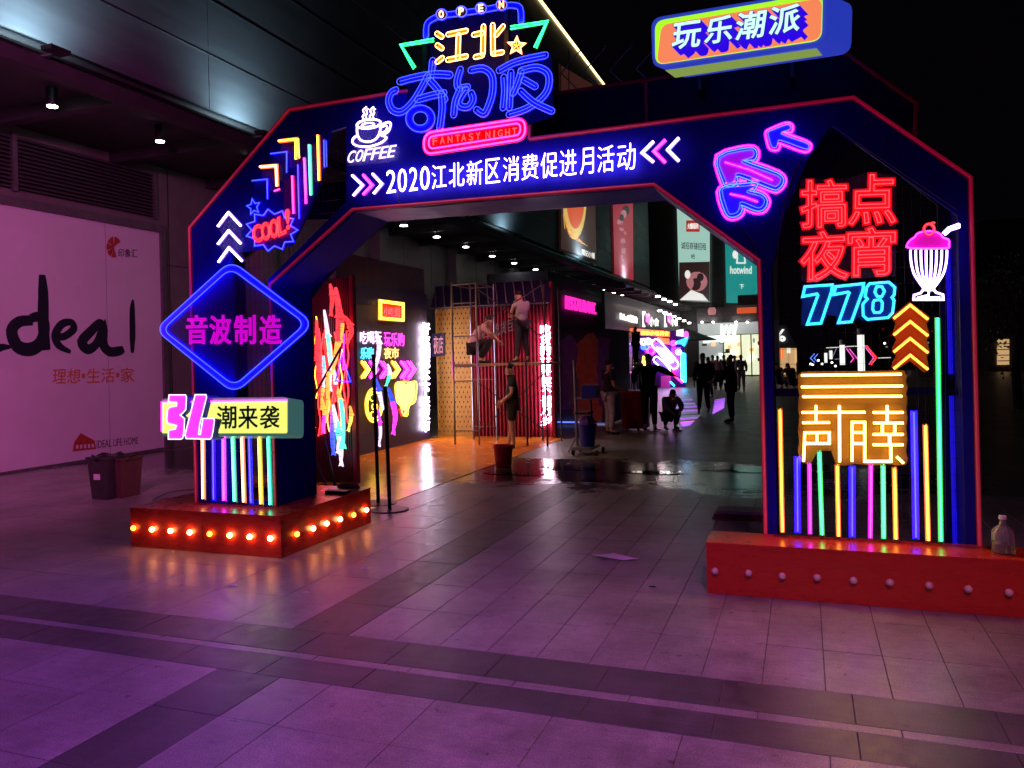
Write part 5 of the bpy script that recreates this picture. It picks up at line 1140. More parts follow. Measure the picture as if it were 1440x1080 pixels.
wc = sign('white_chevron_sign', 'three white neon chevrons pointing up on the left shoulder', LP, (326, 370))
for (ax, ay, bx, by, cx_, cy_) in ((272, 752, 352, 647, 446, 748), (272, 886, 354, 784, 446, 882), (276, 1022, 356, 912, 456, 1014)):
    part('chevron', wc, lambda b: (neon(b, LP, z_6([(ax, ay), (bx, by), (cx_, cy_)]), 'white', .010, False, .045, 1.7)))
part('backing', wc, lambda b: fillpoly(b, LP, z_6([(262, 770), (352, 632), (460, 752), (430, 800), (462, 885), (435, 930), (470, 1020), (356, 950), (265, 1035), (300, 950), (262, 890), (300, 830)]), 'clear_acrylic', .01, .004))
cl = sign('burst_sign', 'red neon word in a jagged blue neon burst on the left shoulder', LP, (385, 345))
burst = []
for i in range(22):
    a = i * math.pi / 11; k = 1.0 if i % 2 == 0 else .76; burst.append((672 + 198 * k * math.cos(a) , 778 + 160 * k * math.sin(a)))
part('burst_tube', cl, lambda b: (fillpoly(b, LP, z_6(burst), 'blue_acrylic', .012, .004), neon(b, LP, z_6(burst), 'bluethin', .0042, True, .03, 2.2)))
for c, qd in zip('COOL!', ([(545, 875), (610, 862), (600, 735), (535, 752)], [(612, 860), (672, 845), (664, 715), (602, 733)], [(674, 842), (732, 828), (724, 692), (664, 712)], [(736, 826), (790, 800), (775, 660), (728, 690)], [(798, 775), (815, 768), (812, 620), (785, 635)])):
    part('letter', cl, lambda b: (text(b, LP, c, z_6(qd), 'core_red', 'red', .045, .01, bold=.03, r=.004, sleeve=3)))
star2 = [(540 + (52 if i % 2 == 0 else 24) * math.sin(i * math.pi / 5 - .2), 603 - (62 if i % 2 == 0 else 28) * math.cos(i * math.pi / 5 - .2)) for i in range(10)]
part('star_tube', cl, lambda b: neon(b, LP, z_6(star2), 'bluethin', .004, True, .04, 2.2))
dm = sign('diamond_sign', 'large rounded blue neon diamond with blurred magenta characters on the left leg', LP, (335, 550))
DQ = Pl('Y', 6.46)
o_ = rounded([DQ.q(*p) for p in zd([(635, 35), (1265, 515), (660, 1045), (60, 560)])], .16, 9); i_ = rounded([DQ.q(*p) for p in zd([(630, 95), (1200, 515), (660, 985), (115, 560)])], .12, 9); md = rounded([DQ.q(*p) for p in zd([(632, 65), (1232, 515), (660, 1015), (88, 560)])], .14, 9)
part('outline_tube', dm, lambda b: b.sweep([DQ.w(a, c, .03) for a, c in o_], .0038, .0038, 'core_bluethin', True, 6, DQ.n))
part('outline_tube', dm, lambda b: b.sweep([DQ.w(a, c, .03) for a, c in i_], .0038, .0038, 'core_bluethin', True, 6, DQ.n))
part('blue_band', dm, lambda b: b.sweep([DQ.w(a, c, .015) for a, c in md], .038, .008, 'blue_band', True, 8, DQ.n))
part('panel', dm, lambda b: b.plate(DQ, [i_], .004, .004, 'violet_acrylic'))
for c, x in zip('音波制造', (290, 468, 655, 850)):
    part('character', dm, lambda b: text(b, DQ, c, zd([(x, 668), (x + 158, 665), (x + 155, 450), (x, 455)]), 'diamond_letter', off=.02, th=.01, bold=.03))

# --- lightboxes
def lightbox(label, pl, face, shift, side, depth, name='lightbox_sign', r=.05):
    q_ = Q(pl, face); o = thing(name, label, 'lightbox', pl.w(*q_[3], 0)); rq = rounded(q_, r, 4)
    part('case', o, lambda b: b.plate(pl, [rq], 0, depth, side, shift=shift))
    return o, rq
LB = Pl('Y', 6.30); z34 = zx(6.0, 200, 540)
q34 = z34([(160, 122), (1232, 110), (1232, 440), (160, 440)])
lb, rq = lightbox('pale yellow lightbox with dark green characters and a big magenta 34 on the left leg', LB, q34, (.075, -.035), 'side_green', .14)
part('face', lb, lambda b: (fillpoly(b, LB, z34([(172, 150), (1225, 135), (1225, 415), (172, 415)]), 'face_yellow', .008, .007, rnd=.02)))
part('rim_tube', lb, lambda b: neon(b, LB, z34([(172, 400), (172, 152), (1225, 137)]), 'magenta', .006, False, .012, 0))
for c, x in zip('潮来袭', (640, 820, 1003)): part('character', lb, lambda b: text(b, LB, c, z34([(x, 375), (x + 160, 372), (x + 160, 183), (x, 186)]), 'sign_green', off=.016, th=.006, bold=.022))
T3 = [(228, 92), (368, 92), (376, 110), (370, 215), (345, 245), (322, 262), (340, 275), (360, 292), (355, 400), (345, 455), (330, 465), (222, 465), (222, 390), (280, 380), (290, 350), (215, 330), (208, 300), (215, 215), (235, 195), (290, 185), (292, 155), (222, 150)]
T4 = [(448, 90), (540, 90), (546, 110), (488, 340), (478, 425), (492, 425), (512, 300), (505, 290), (605, 290), (612, 305), (600, 400), (588, 450), (575, 465), (372, 460), (362, 430)]
L5 = Pl('Y', 6.24)
for s_, lb_ in ((T3, 'magenta figure three'), (T4, 'magenta figure four')):
    part('numeral', lb, lambda b: (b.plate(L5, [Q(L5, z34(s_))], 0, .12, 'face_magenta', 'sign_navy', shift=(.045, -.02)), b.sweep([L5.w(*p, .004) for p in Q(L5, z34(s_))], .006, .005, 'face_white', True, 5, L5.n)), lb_)
WB = Pl('Y', 6.62); z3 = zx(3.6, 890, 0)
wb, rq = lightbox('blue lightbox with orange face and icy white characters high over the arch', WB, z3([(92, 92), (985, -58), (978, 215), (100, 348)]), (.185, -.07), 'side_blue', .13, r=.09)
part('lime_rim', wb, lambda b: fillpoly(b, WB, z3([(112, 108), (962, -36), (956, 205), (114, 330)]), 'face_lime', .006, .005, rnd=.08))
part('face', wb, lambda b: fillpoly(b, WB, z3([(145, 128), (958, -8), (952, 202), (122, 328)]), 'face_orange', .012, .005, rnd=.07))
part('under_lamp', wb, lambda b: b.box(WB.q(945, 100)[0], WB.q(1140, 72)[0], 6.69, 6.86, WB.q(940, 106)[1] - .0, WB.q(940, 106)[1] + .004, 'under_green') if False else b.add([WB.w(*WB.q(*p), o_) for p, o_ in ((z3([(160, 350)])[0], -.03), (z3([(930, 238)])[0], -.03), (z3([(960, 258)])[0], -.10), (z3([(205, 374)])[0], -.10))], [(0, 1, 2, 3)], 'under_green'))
for c, qd in (('玩', [(200, 258), (338, 240), (352, 108), (212, 128)]), ('乐', [(365, 232), (500, 212), (508, 82), (378, 102)]), ('潮', [(520, 212), (658, 192), (678, 56), (534, 76)]), ('派', [(688, 186), (838, 162), (850, 26), (700, 46)])):
    part('character', wb, lambda b: ([text(b, WB, c, z3([(x + k * 5, y + k * 5) for x, y in qd]), 'face_blue', off=.016 + (8 - k) * .0012, th=.001, bold=.05) for k in (1, 2, 3, 4, 5, 6, 7, 8)], text(b, WB, c, z3([(x, y) for x, y in qd]), 'arch_navy_dark', off=.030, th=.001, bold=.055), text(b, WB, c, z3(qd), 'face_ice', off=.034, th=.002, bold=.03)))
for x in (-.8, -.05): part('hanger', wb, lambda b: b.box(x, x + .03, 6.9, 7.2, 4.1, 4.5, 'dark_steel'))
uc = thing('unlit_chevrons', 'row of unlit grey tube chevrons behind the title sign', 'chevrons', AB.p(860, 130))
for k, x in enumerate((790, 822, 858, 895)):
    part('chevron_tube', uc, lambda b: b.sweep([AB.w(*AB.q(*p), .02) for p in [(x + 32, 66 - k), (x, 104 - k * 2), (x + 30, 134 - k * 3)]], .006, .006, 'unlit_tube', n=5, N=AB.n))
part('rail', uc, lambda b: [b.bar(AB.w(*AB.q(x, 70), 0), AB.w(*AB.q(x, 135), 0), .005, 'dark_steel', 4) for x in (800, 905)])

# ------------------------------------------------------------------ props
G = Pl('Z', 0)
o = thing('glass_bottle', 'clear glass bottle with a little green liquid on the right platform', 'bottle', (1.235, 6.33, .39))
cx_, cy_ = Pl('Z', .39).q(1411, 778)
o.location = (cx_, cy_, .39); o['_l'] = (cx_, cy_, .39)
K = .0068
part('bottle_body', o, lambda b: b.lathe((cx_, cy_, .391), [(.030, 0), (.066, .004), (.070, .015), (.070, .15), (.062, .17), (.024, .20), (.021, .235)], 'clear_glass', 20), smooth=True)
part('liquid', o, lambda b: b.lathe((cx_, cy_, .395), [(.030, 0), (.064, .004), (.065, .015), (.065, .07)], 'green_liquid', 20))
part('cap', o, lambda b: b.lathe((cx_, cy_, .628), [(.024, 0), (.024, .026)], 'paper', 14))
part('label_band', o, lambda b: b.lathe((cx_, cy_, .47), [(.0712, 0), (.0712, .045)], 'clear_acrylic', 20))
for i, (u, v, h, rb, lb_) in enumerate(((532, 711, 1.90, .24, 'tall black post stand, left one of the pair beside the left platform'), (548, 720, 1.50, .24, 'black post stand with wide round base, right one of the pair'))):
    a, c = G.q(u, v - 3); o = thing('post_stand', lb_, 'stand', (a, c, 0), 'black post stands beside the left platform')
    part('base', o, lambda b: b.lathe((a, c, 0), [(rb, 0), (rb, .008), (rb - .02, .014)], 'dark_steel', 28)); part('pole', o, lambda b: b.bar((a, c, .012), (a - .02, c, h), .024, 'black', 12))
    part('pole_cap', o, lambda b: b.lathe((a - .02, c, h - .01), [(.026, 0), (.026, .03)], 'dark_steel', 12))
def bucket(label, a, c, r, h, mat, name='bucket'):
    o = thing(name, label, 'bucket', (a, c, 0))
    part('body', o, lambda b: b.lathe((a, c, .003), [(r * .78, 0), (r * .98, h * .95), (r * 1.04, h * .95), (r * 1.04, h), (r * .93, h), (r * .74, .02)], mat, 20), smooth=False)
    part('handle', o, lambda b: b.sweep([(a + r * math.cos(t), c - .02 - r * .5 * math.sin(t), h + .0 - r * .35 * math.sin(t)) for t in [k * math.pi / 8 for k in range(9)]], .006, .006, 'steel', n=5))
bucket('red plastic bucket standing in front of the man in black shorts', *G.q(708, 656), .17, .36, 'red_plastic')
# bins
for i, (u, v, wd, mt, lb_) in enumerate(((139, 703, .36, 'bin_green', 'dark green litter bin with liner against the hoarding'), (163, 701, .22, 'bin_brown', 'narrow brown litter bin touching the green one'))):
    a, c = G.q(u, v); c += .18; o = thing('litter_bin', lb_, 'bin', (a, c, 0)); h = .56 - i * .03
    part('body', o, lambda b: b.add([(a - wd / 2 * .82, c - .16, 0.003), (a + wd / 2 * .82, c - .16, .003), (a + wd / 2 * .82, c + .16, .003), (a - wd / 2 * .82, c + .16, .003), (a - wd / 2, c - .2, h), (a + wd / 2, c - .2, h), (a + wd / 2, c + .2, h), (a - wd / 2, c + .2, h)], [(0, 1, 5, 4), (1, 2, 6, 5), (2, 3, 7, 6), (3, 0, 4, 7), (3, 2, 1, 0)], mt))
    part('rim', o, lambda b: b.box(a - wd / 2 - .015, a + wd / 2 + .015, c - .215, c + .215, h, h + .03, mt))
    part('liner', o, lambda b: b.sweep([(a + math.cos(t) * wd * .52, c + math.sin(t) * .21, h + .02 + .02 * math.sin(5 * t)) for t in [k * math.pi / 10 for k in range(20)]], .014, .03, 'black', True, 5))
    if i == 0: part('label_plate', o, lambda b: b.box(a - .06, a + .05, c - .205, c - .195, .28, .36, 'paper')); 
# litter
for i, (u, v, s_, rot, lb_) in enumerate(((865, 786, .17, .3, 'crumpled white paper sheet on the paving left of the right platform'), (328, 824, .045, 0, 'small white paper scrap on the paving below the left platform'), (515, 800, .035, 1, 'tiny paper scrap right of the left platform'), (430, 834, .03, .5, 'thin torn scrap beside the small white paper'), (917, 826, .03, 1.2, 'small dark bottle cap on the paving'), (968, 730, .03, .2, 'pale scrap near the puddles'))):
    a, c = G.q(u, v); o = MB(); n = 9; P = []
    for k in range(n): t = 2 * math.pi * k / n; r_ = s_ * random.uniform(.6, 1.1); P.append((a + r_ * 1.5 * math.cos(t + rot), c + r_ * .55 * math.sin(t + rot), .004 + random.uniform(0, s_ * .22)))
    o.add(P + [(a, c, .006 + s_ * .18)], [(k, (k + 1) % n, n) for k in range(n)], 'paper' if i != 4 else 'black')
    x = o.build('paper_scrap' if i != 4 else 'bottle_cap'); x['label'] = lb_; x['category'] = 'litter'; x['group'] = 'litter on the paving'
# adapters and cable on left platform
o = thing('power_adapter', 'flat black power adapter lying on the back of the left platform', 'adapter', (-5.1, 7.4, .4))
a, c = Pl('Z', .4).q(478, 694); part('body', o, lambda b: b.box(a - .16, a + .1, c - .05, c + .05, .401, .435, 'black')); part('lead', o, lambda b: b.sweep([(a + .1, c, .41), (a + .2, c + .05, .41), (a + .16, c + .12, .41)], .004, .004, 'cable', n=5))
o = thing('cable_coil', 'coil of dark cable lying beside the black adapter', 'cable', (-5.0, 7.5, .4))
a, c = Pl('Z', .4).q(490, 688); part('coil', o, lambda b: b.sweep([(a + (.12 + .004 * (k % 7)) * math.cos(k * .5), c + (.06 + .003 * (k % 5)) * math.sin(k * .5), .408 + .0008 * k) for k in range(60)], .006, .006, 'cable', n=5))
o = thing('cable', 'pale cable trailing over the floor behind the left platform', 'cable', (-7, 7.6, 0))
part('lead', o, lambda b: b.sweep([G.w(*p, .012) for p in Q(G, smooth([(205, 712), (225, 702), (250, 700), (268, 694), (300, 690)], False, 4))], .012, .012, 'grey_cloth', n=5)); part('lead', o, lambda b: b.sweep([G.w(*p, .02) for p in Q(G, smooth([(215, 705), (240, 694), (275, 690)], False, 4))], .008, .008, 'cable', n=5))
# hand cart with blue bucket
o = thing('hand_cart', 'steel hand cart with upright pole standing on the wet paving', 'cart', (-3.9, 14.2, 0))
a, c = G.q(800, 641); a2, c2 = G.q(846, 634)
part('deck', o, lambda b: b.box(a + .03, a2, c + .1, c + .7, .10, .14, 'steel')); part('deck_edge', o, lambda b: b.box(a + .03, a2, c + .06, c + .09, .09, .15, 'mural_grey'))
part('upright', o, lambda b: b.bar((a + .05, c + .4, .14), (a + .03, c + .4, 1.75), .028, 'mural_grey', 8)); part('upright', o, lambda b: b.bar((a2 - .05, c + .4, .14), (a2 - .08, c + .4, 1.0), .02, 'dark_steel', 8))
part('shelf', o, lambda b: b.box(a + .08, a2 - .08, c + .2, c + .6, .74, .78, 'black')); part('shelf', o, lambda b: b.box(a + .05, a2 - .1, c + .2, c + .6, 1.02, 1.04, 'steel'))
part('brace', o, lambda b: b.bar((a - .12, c + .35, .02), (a + .05, c + .4, .35), .014, 'steel'))
for x in (a, a2 + .03):
    for y in (c + .12, c + .62): part('wheel', o, lambda b: b.sweep([(x + .03, y, .05), (x + .07, y, .05)], .05, .05, 'black', n=12))
part('box', thing('stacked_box', 'blue crate on the upper shelf of the hand cart', 'crate', (a + .3, c + .4, 1.04)), lambda b: b.box(a + .2, a + .48, c + .25, c + .55, 1.041, 1.28, 'blue_plastic'))
o = thing('blue_bucket', 'blue bucket standing on the hand cart deck', 'bucket', (a + .25, c + .38, .14))
part('body', o, lambda b: b.lathe((a + .26, c + .38, .141), [(.13, 0), (.165, .38), (.175, .38), (.175, .41), (.15, .41)], 'blue_plastic', 18)); part('content', o, lambda b: b.lathe((a + .26, c + .38, .50), [(.14, 0), (.16, .12), (.08, .2)], 'mural_purple', 10))
# red draped counter
a, c = G.q(874, 604); a2, c2 = G.q(910, 603)
o = thing('red_counter', 'red fabric covered counter beside the man with spread arms', 'counter', ((a + a2) / 2, c, 0))
part('top', o, lambda b: b.box(a - .02, a2 + .02, c - .02, c + .62, .90, .94, 'red_plastic'))
for k in range(10):
    x = a + (a2 - a) * k / 10; part('drape_fold', o, lambda b: b.add([(x, c + .02, .02), (x + (a2 - a) / 20, c - .015, .02), (x + (a2 - a) / 10, c + .02, .02), (x, c + .02, .90), (x + (a2 - a) / 20, c, .90), (x + (a2 - a) / 10, c + .02, .90)], [(0, 1, 4, 3), (1, 2, 5, 4)], 'corrugated_red'))
part('side', o, lambda b: b.box(a2 - .02, a2, c + .02, c + .6, .02, .9, 'red_plastic'))
o = MB(); 
for k in range(14):
    x = a + random.uniform(-.1, 1.4); y = c - random.uniform(.1, .9); o.box(x, x + random.uniform(.05, .25), y, y + .06, .003, .02 + random.random() * .03, random.choice(['paper', 'grey_cloth', 'print_rose' if False else 'mural_grey']))
x = o.build('scattered_packaging'); x['label'] = 'scattered packaging scraps on the ground before the red counter'; x['category'] = 'litter'; x['kind'] = 'stuff'
# things behind right leg: dark stack on the floor
o = thing('folded_boards', 'small stack of dark red boards on the floor behind the right leg', 'boards', (-.9, 8.3, 0))
a, c = G.q(1035, 735); [part('board', o, lambda b: b.box(a - .25 + k * .02, a + .35 - k * .03, c, c + .3, .02 + k * .035, .05 + k * .035, 'corrugated_dark' if k < 2 else 'mural_grey')) for k in range(3)]
lamp('shopfront_spill', 'AREA', (-8.1, 42, 4.4), (-6, 42, 0), 45, (1.0, .80, .66), 10, sy=.6)
# step ladder by the shops
LDp = Pl('Y', 33.0); a, _ = LDp.q(887, 545); a2, _ = LDp.q(897, 545); zt = LDp.q(890, 490)[1]
o = thing('step_ladder', 'open step ladder with a worker on it beside the distant neon booth', 'ladder', ((a + a2) / 2, 33, 0))
for x in (a, a2): part('rail', o, lambda b: b.bar((x, 33, 0), (x * .6 + (a + a2) * .2, 33.4, zt), .025, 'steel')); part('rail', o, lambda b: b.bar((x, 34, 0), (x * .6 + (a + a2) * .2, 33.45, zt), .02, 'steel'))
for k in range(5): part('tread', o, lambda b: b.bar((a, 33 + .08 * k, .3 + .3 * k), (a2, 33 + .08 * k, .3 + .3 * k), .025, 'steel'))
# far plaza seen through the right leg
RB = Pl('Y', 60)
pc = thing('corner_shop', 'grey corner shop with white percent sign and warm windows seen through the right leg', 'shop', (0, 60, 0))
z8 = zx(6.747, 1070, 440)
part('wall', pc, lambda b: b.plate(RB, [Q(RB, z8([(60, 620), (352, 620), (340, 330), (240, 110), (60, 110)]))], 0, 6, 'grey_wall'))
part('window', pc, lambda b: fillpoly(b, RB, z8([(98, 585), (335, 585), (335, 335), (98, 335)]), 'warm_window', .05, .04))
for (x0_, x1_, y0_, y1_, mt) in ((98, 150, 335, 470, 'shop_warm'), (175, 190, 335, 430, 'shop_orange'), (200, 215, 335, 440, 'shop_orange'), (250, 278, 335, 380, 'shop_white'), (98, 112, 380, 600, 'shop_white'), (328, 340, 335, 470, 'shop_warm')):
    part('shop_display', pc, lambda b: fillpoly(b, RB, z8([(x0_, y1_), (x1_, y1_), (x1_, y0_), (x0_, y0_)]), mt, .09, .03))
part('shop_sign', pc, lambda b: text(b, RB, '%', z8([(118, 268), (232, 268), (225, 160), (118, 160)]), 'shop_white', off=.2, th=.1, bold=.05), 'white percent symbol')
for i, (u, v0, v1, mt) in enumerate(((1210, 462, 523, 'led_grey'), (1184, 478, 513, 'led_grey'), (1168, 487, 505, 'shop_dim'), (1161, 491, 510, 'shop_warm'))):
    pl = Pl('Y', (40, 50, 60, 66)[i]); t_ = pl.p(u, v0); b_ = pl.p(u, v1)
    o = thing('light_column', 'white glowing column light on the far plaza, %s nearest' % ['first', 'second', 'third', 'fourth'][i], 'lamp post', (t_.x, t_.y, 0), 'column lights on the far plaza')
    rr = (.15, .14, .11, .11)[i]
    part('lamp', o, lambda b: b.lathe((t_.x, t_.y, max(.05, b_.z)), [(rr, 0), (rr, t_.z - b_.z - .3)], 'shop_white', 10)); part('head', o, lambda b: b.lathe((t_.x, t_.y, t_.z - .28), [(rr, 0), (rr, .28)], 'steel', 10)); part('base', o, lambda b: b.lathe((t_.x, t_.y, 0), [(rr, 0), (rr, .05)], 'dark_steel', 10))
cg = thing('chevron_light_gate', 'far light gate of red and magenta chevron lines seen through the right leg', 'light gate', (5, 55, 0)); CG = Pl('Y', 55)
for pts, c in (([(1000, 310), (1095, 425), (1045, 492)], 'core_red'), ([(985, 320), (1070, 425), (1025, 490)], 'led_pink'), ([(800, 322), (880, 432), (850, 470)], 'led_pink'), ([(820, 330), (900, 430), (870, 470)], 'trim_red_lit'), ([(800, 320), (990, 312)], 'print_white'), ([(620, 332), (740, 326)], 'print_white'), ([(840, 340), (920, 440)], 'led_pink'), ([(720, 330), (680, 420)], 'led_grey'), ([(700, 440), (760, 436)], 'led_grey'), ([(1110, 428), (1232, 424)], 'print_white'), ([(510, 385), (470, 430), (510, 470)], 'led_blue'), ([(540, 390), (505, 430), (540, 465)], 'led_blue')):
    part('light_tube', cg, lambda b: b.sweep([CG.w(*CG.q(*p), 0) for p in z8(pts)], .035, .03, c, n=4, N=CG.n))
for k, (u, v) in enumerate(((1140, 513), (1143, 514), (1156, 513), (1151, 508), (1170, 511), (1175, 516), (1381, 477), (1423, 450), (1384, 485), (1432, 517), (1439, 481), (937, 135), (1430, 484), (1278, 497), (1244, 484))):
    P = Pl('Y', 70).p(u, v); o = thing('distant_lamp', 'tiny distant white lamp in the dark beyond the plaza', 'lamp', P, 'tiny distant lamps'); part('lamp', o, lambda b: b.lathe(P, [(.07, 0), (.09, .07), (.05, .15)], 'far_dot', 6))
# small right-hand building and tree
wbd = thing('distant_house', 'dark distant building with one warm lit window behind branches at right', 'building', (22, 62, 0)); PD = Pl('Y', 62)
part('wall', wbd, lambda b: b.box(PD.q(1390, 500)[0], PD.q(1475, 500)[0], 62.1, 68, 0, 6.5, 'dark_panel'))
part('window', wbd, lambda b: fillpoly(b, PD, [(1402, 513), (1419, 513), (1419, 477), (1402, 477)], 'warm_window', .05, .03))
for k in range(4): part('glazing_bar', wbd, lambda b: b.box(PD.q(1402, 500)[0], PD.q(1419, 500)[0], 61.85, 61.9, PD.q(1410, 508 - k * 8)[1], PD.q(1410, 508 - k * 8)[1] + .06, 'dark_panel'))
sk_ = thing('distant_tower', 'tall dark distant block with a few dim windows right of the arch', 'building', (45, 110, 0)); PT = Pl('Y', 110)
part('wall', sk_, lambda b: b.box(PT.q(1384, 500)[0], PT.q(1460, 500)[0], 110.2, 120, 0, 17, 'soffit'))
for k in range(16):
    u_ = 1386 + (k * 7) % 52; v_ = 430 + (k * 17) % 60; part('window', sk_, lambda b: fillpoly(b, PT, [(u_, v_ + 2.2), (u_ + 1.6, v_ + 2.2), (u_ + 1.6, v_), (u_, v_)], 'shop_dim' if k % 3 else 'warm_window', .25, .05))
sk_ = thing('distant_block', 'low dark distant block with dim windows seen through the right leg opening', 'building', (12, 100, 0)); PT2 = Pl('Y', 100)
part('wall', sk_, lambda b: b.box(PT2.q(1235, 500)[0], PT2.q(1345, 500)[0], 100.2, 108, 0, 9, 'soffit'))
for k in range(14):
    u_ = 1240 + (k * 23) % 98; v_ = 462 + (k * 13) % 36; part('window', sk_, lambda b: fillpoly(b, PT2, [(u_, v_ + 1.8), (u_ + 3, v_ + 1.8), (u_ + 3, v_), (u_, v_)], 'shop_dim' if k % 3 else 'trim_red_lit', .25, .05))
tr = thing('plaza_tree', 'dark leafy tree at the right edge behind the arch', 'tree', (5.7, 26, 0))
part('trunk', tr, lambda b: (b.sweep([(5.7, 26, 0), (5.65, 26, 1.2), (5.8, 26.1, 2.4), (5.7, 26, 4.2)], .12, .12, 'bark', n=8, taper=[1.2, .9, .7, .35]), [b.sweep([(5.75, 26, 1.6 + k * .4), (5.75 + math.cos(k * 2.1) * .7, 26 + math.sin(k * 2.1) * .7, 2.4 + k * .4), (5.75 + math.cos(k * 2.1) * 1.3, 26 + math.sin(k * 2.1) * 1.3, 2.9 + k * .42)], .04, .04, 'bark', n=5, taper=[1, .6, .3]) for k in range(7)]))
def crown(b):
    cs = [(5.7 + random.gauss(0, .75), 26 + random.gauss(0, .75), 3.2 + random.gauss(0, .7)) for _ in range(46)]
    for c_ in cs:
        for _ in range(55):
            p = Vector(c_) + Vector([random.gauss(0, .2) for _ in range(3)]); d = Vector([random.uniform(-1, 1) for _ in range(3)]).normalized() * .06; e = d.cross(Vector((random.random(), random.random(), random.random()))).normalized() * .028
            b.add([p - d, p + e, p + d, p - e], [(0, 1, 2, 3)], 'leaf')
part('crown', tr, crown)

# ------------------------------------------------------------------ people
def skin(name, parent, verts, edges, radii, mat, sub=2, root=0):
    me = bpy.data.meshes.new(name); me.from_pydata([tuple(v) for v in verts], edges, []); me.materials.append(MATS[mat])
    o = bpy.data.objects.new(name, me); C.objects.link(o); o.parent = parent
    md = o.modifiers.new('skin', 'SKIN'); md.use_smooth_shade = True; md.branch_smoothing = .4
    if not me.skin_vertices: raise RuntimeError('skin layer')
    for i, r in enumerate(radii):
        sv = me.skin_vertices[0].data[i]; rr = r if isinstance(r, tuple) else (r, r); sv.radius = rr; sv.use_root = (i == root)
    if sub: s_ = o.modifiers.new('sub', 'SUBSURF'); s_.levels = sub; s_.render_levels = sub
    bpy.context.view_layer.update()
    ev = bpy.data.meshes.new_from_object(o.evaluated_get(bpy.context.evaluated_depsgraph_get()))
    o.modifiers.clear(); o.data = ev; ev.name = name
    return o
STAND = dict(pel=(0, 0, .93), wst=(0, 0, 1.08), chs=(0, .0, 1.28), nek=(0, 0, 1.45), hd=(0, .02, 1.58), top=(0, .02, 1.655), shL=(-.17, 0, 1.40), shR=(.17, 0, 1.40), elL=(-.23, -.02, 1.13), elR=(.23, -.02, 1.13), wrL=(-.24, .05, .89), wrR=(.24, .05, .89), hpL=(-.09, 0, .90), hpR=(.09, 0, .90), knL=(-.10, .02, .50), knR=(.10, .02, .50), anL=(-.11, -.02, .09), anR=(.11, -.02, .09), toL=(-.12, .14, .035), toR=(.12, .14, .035))
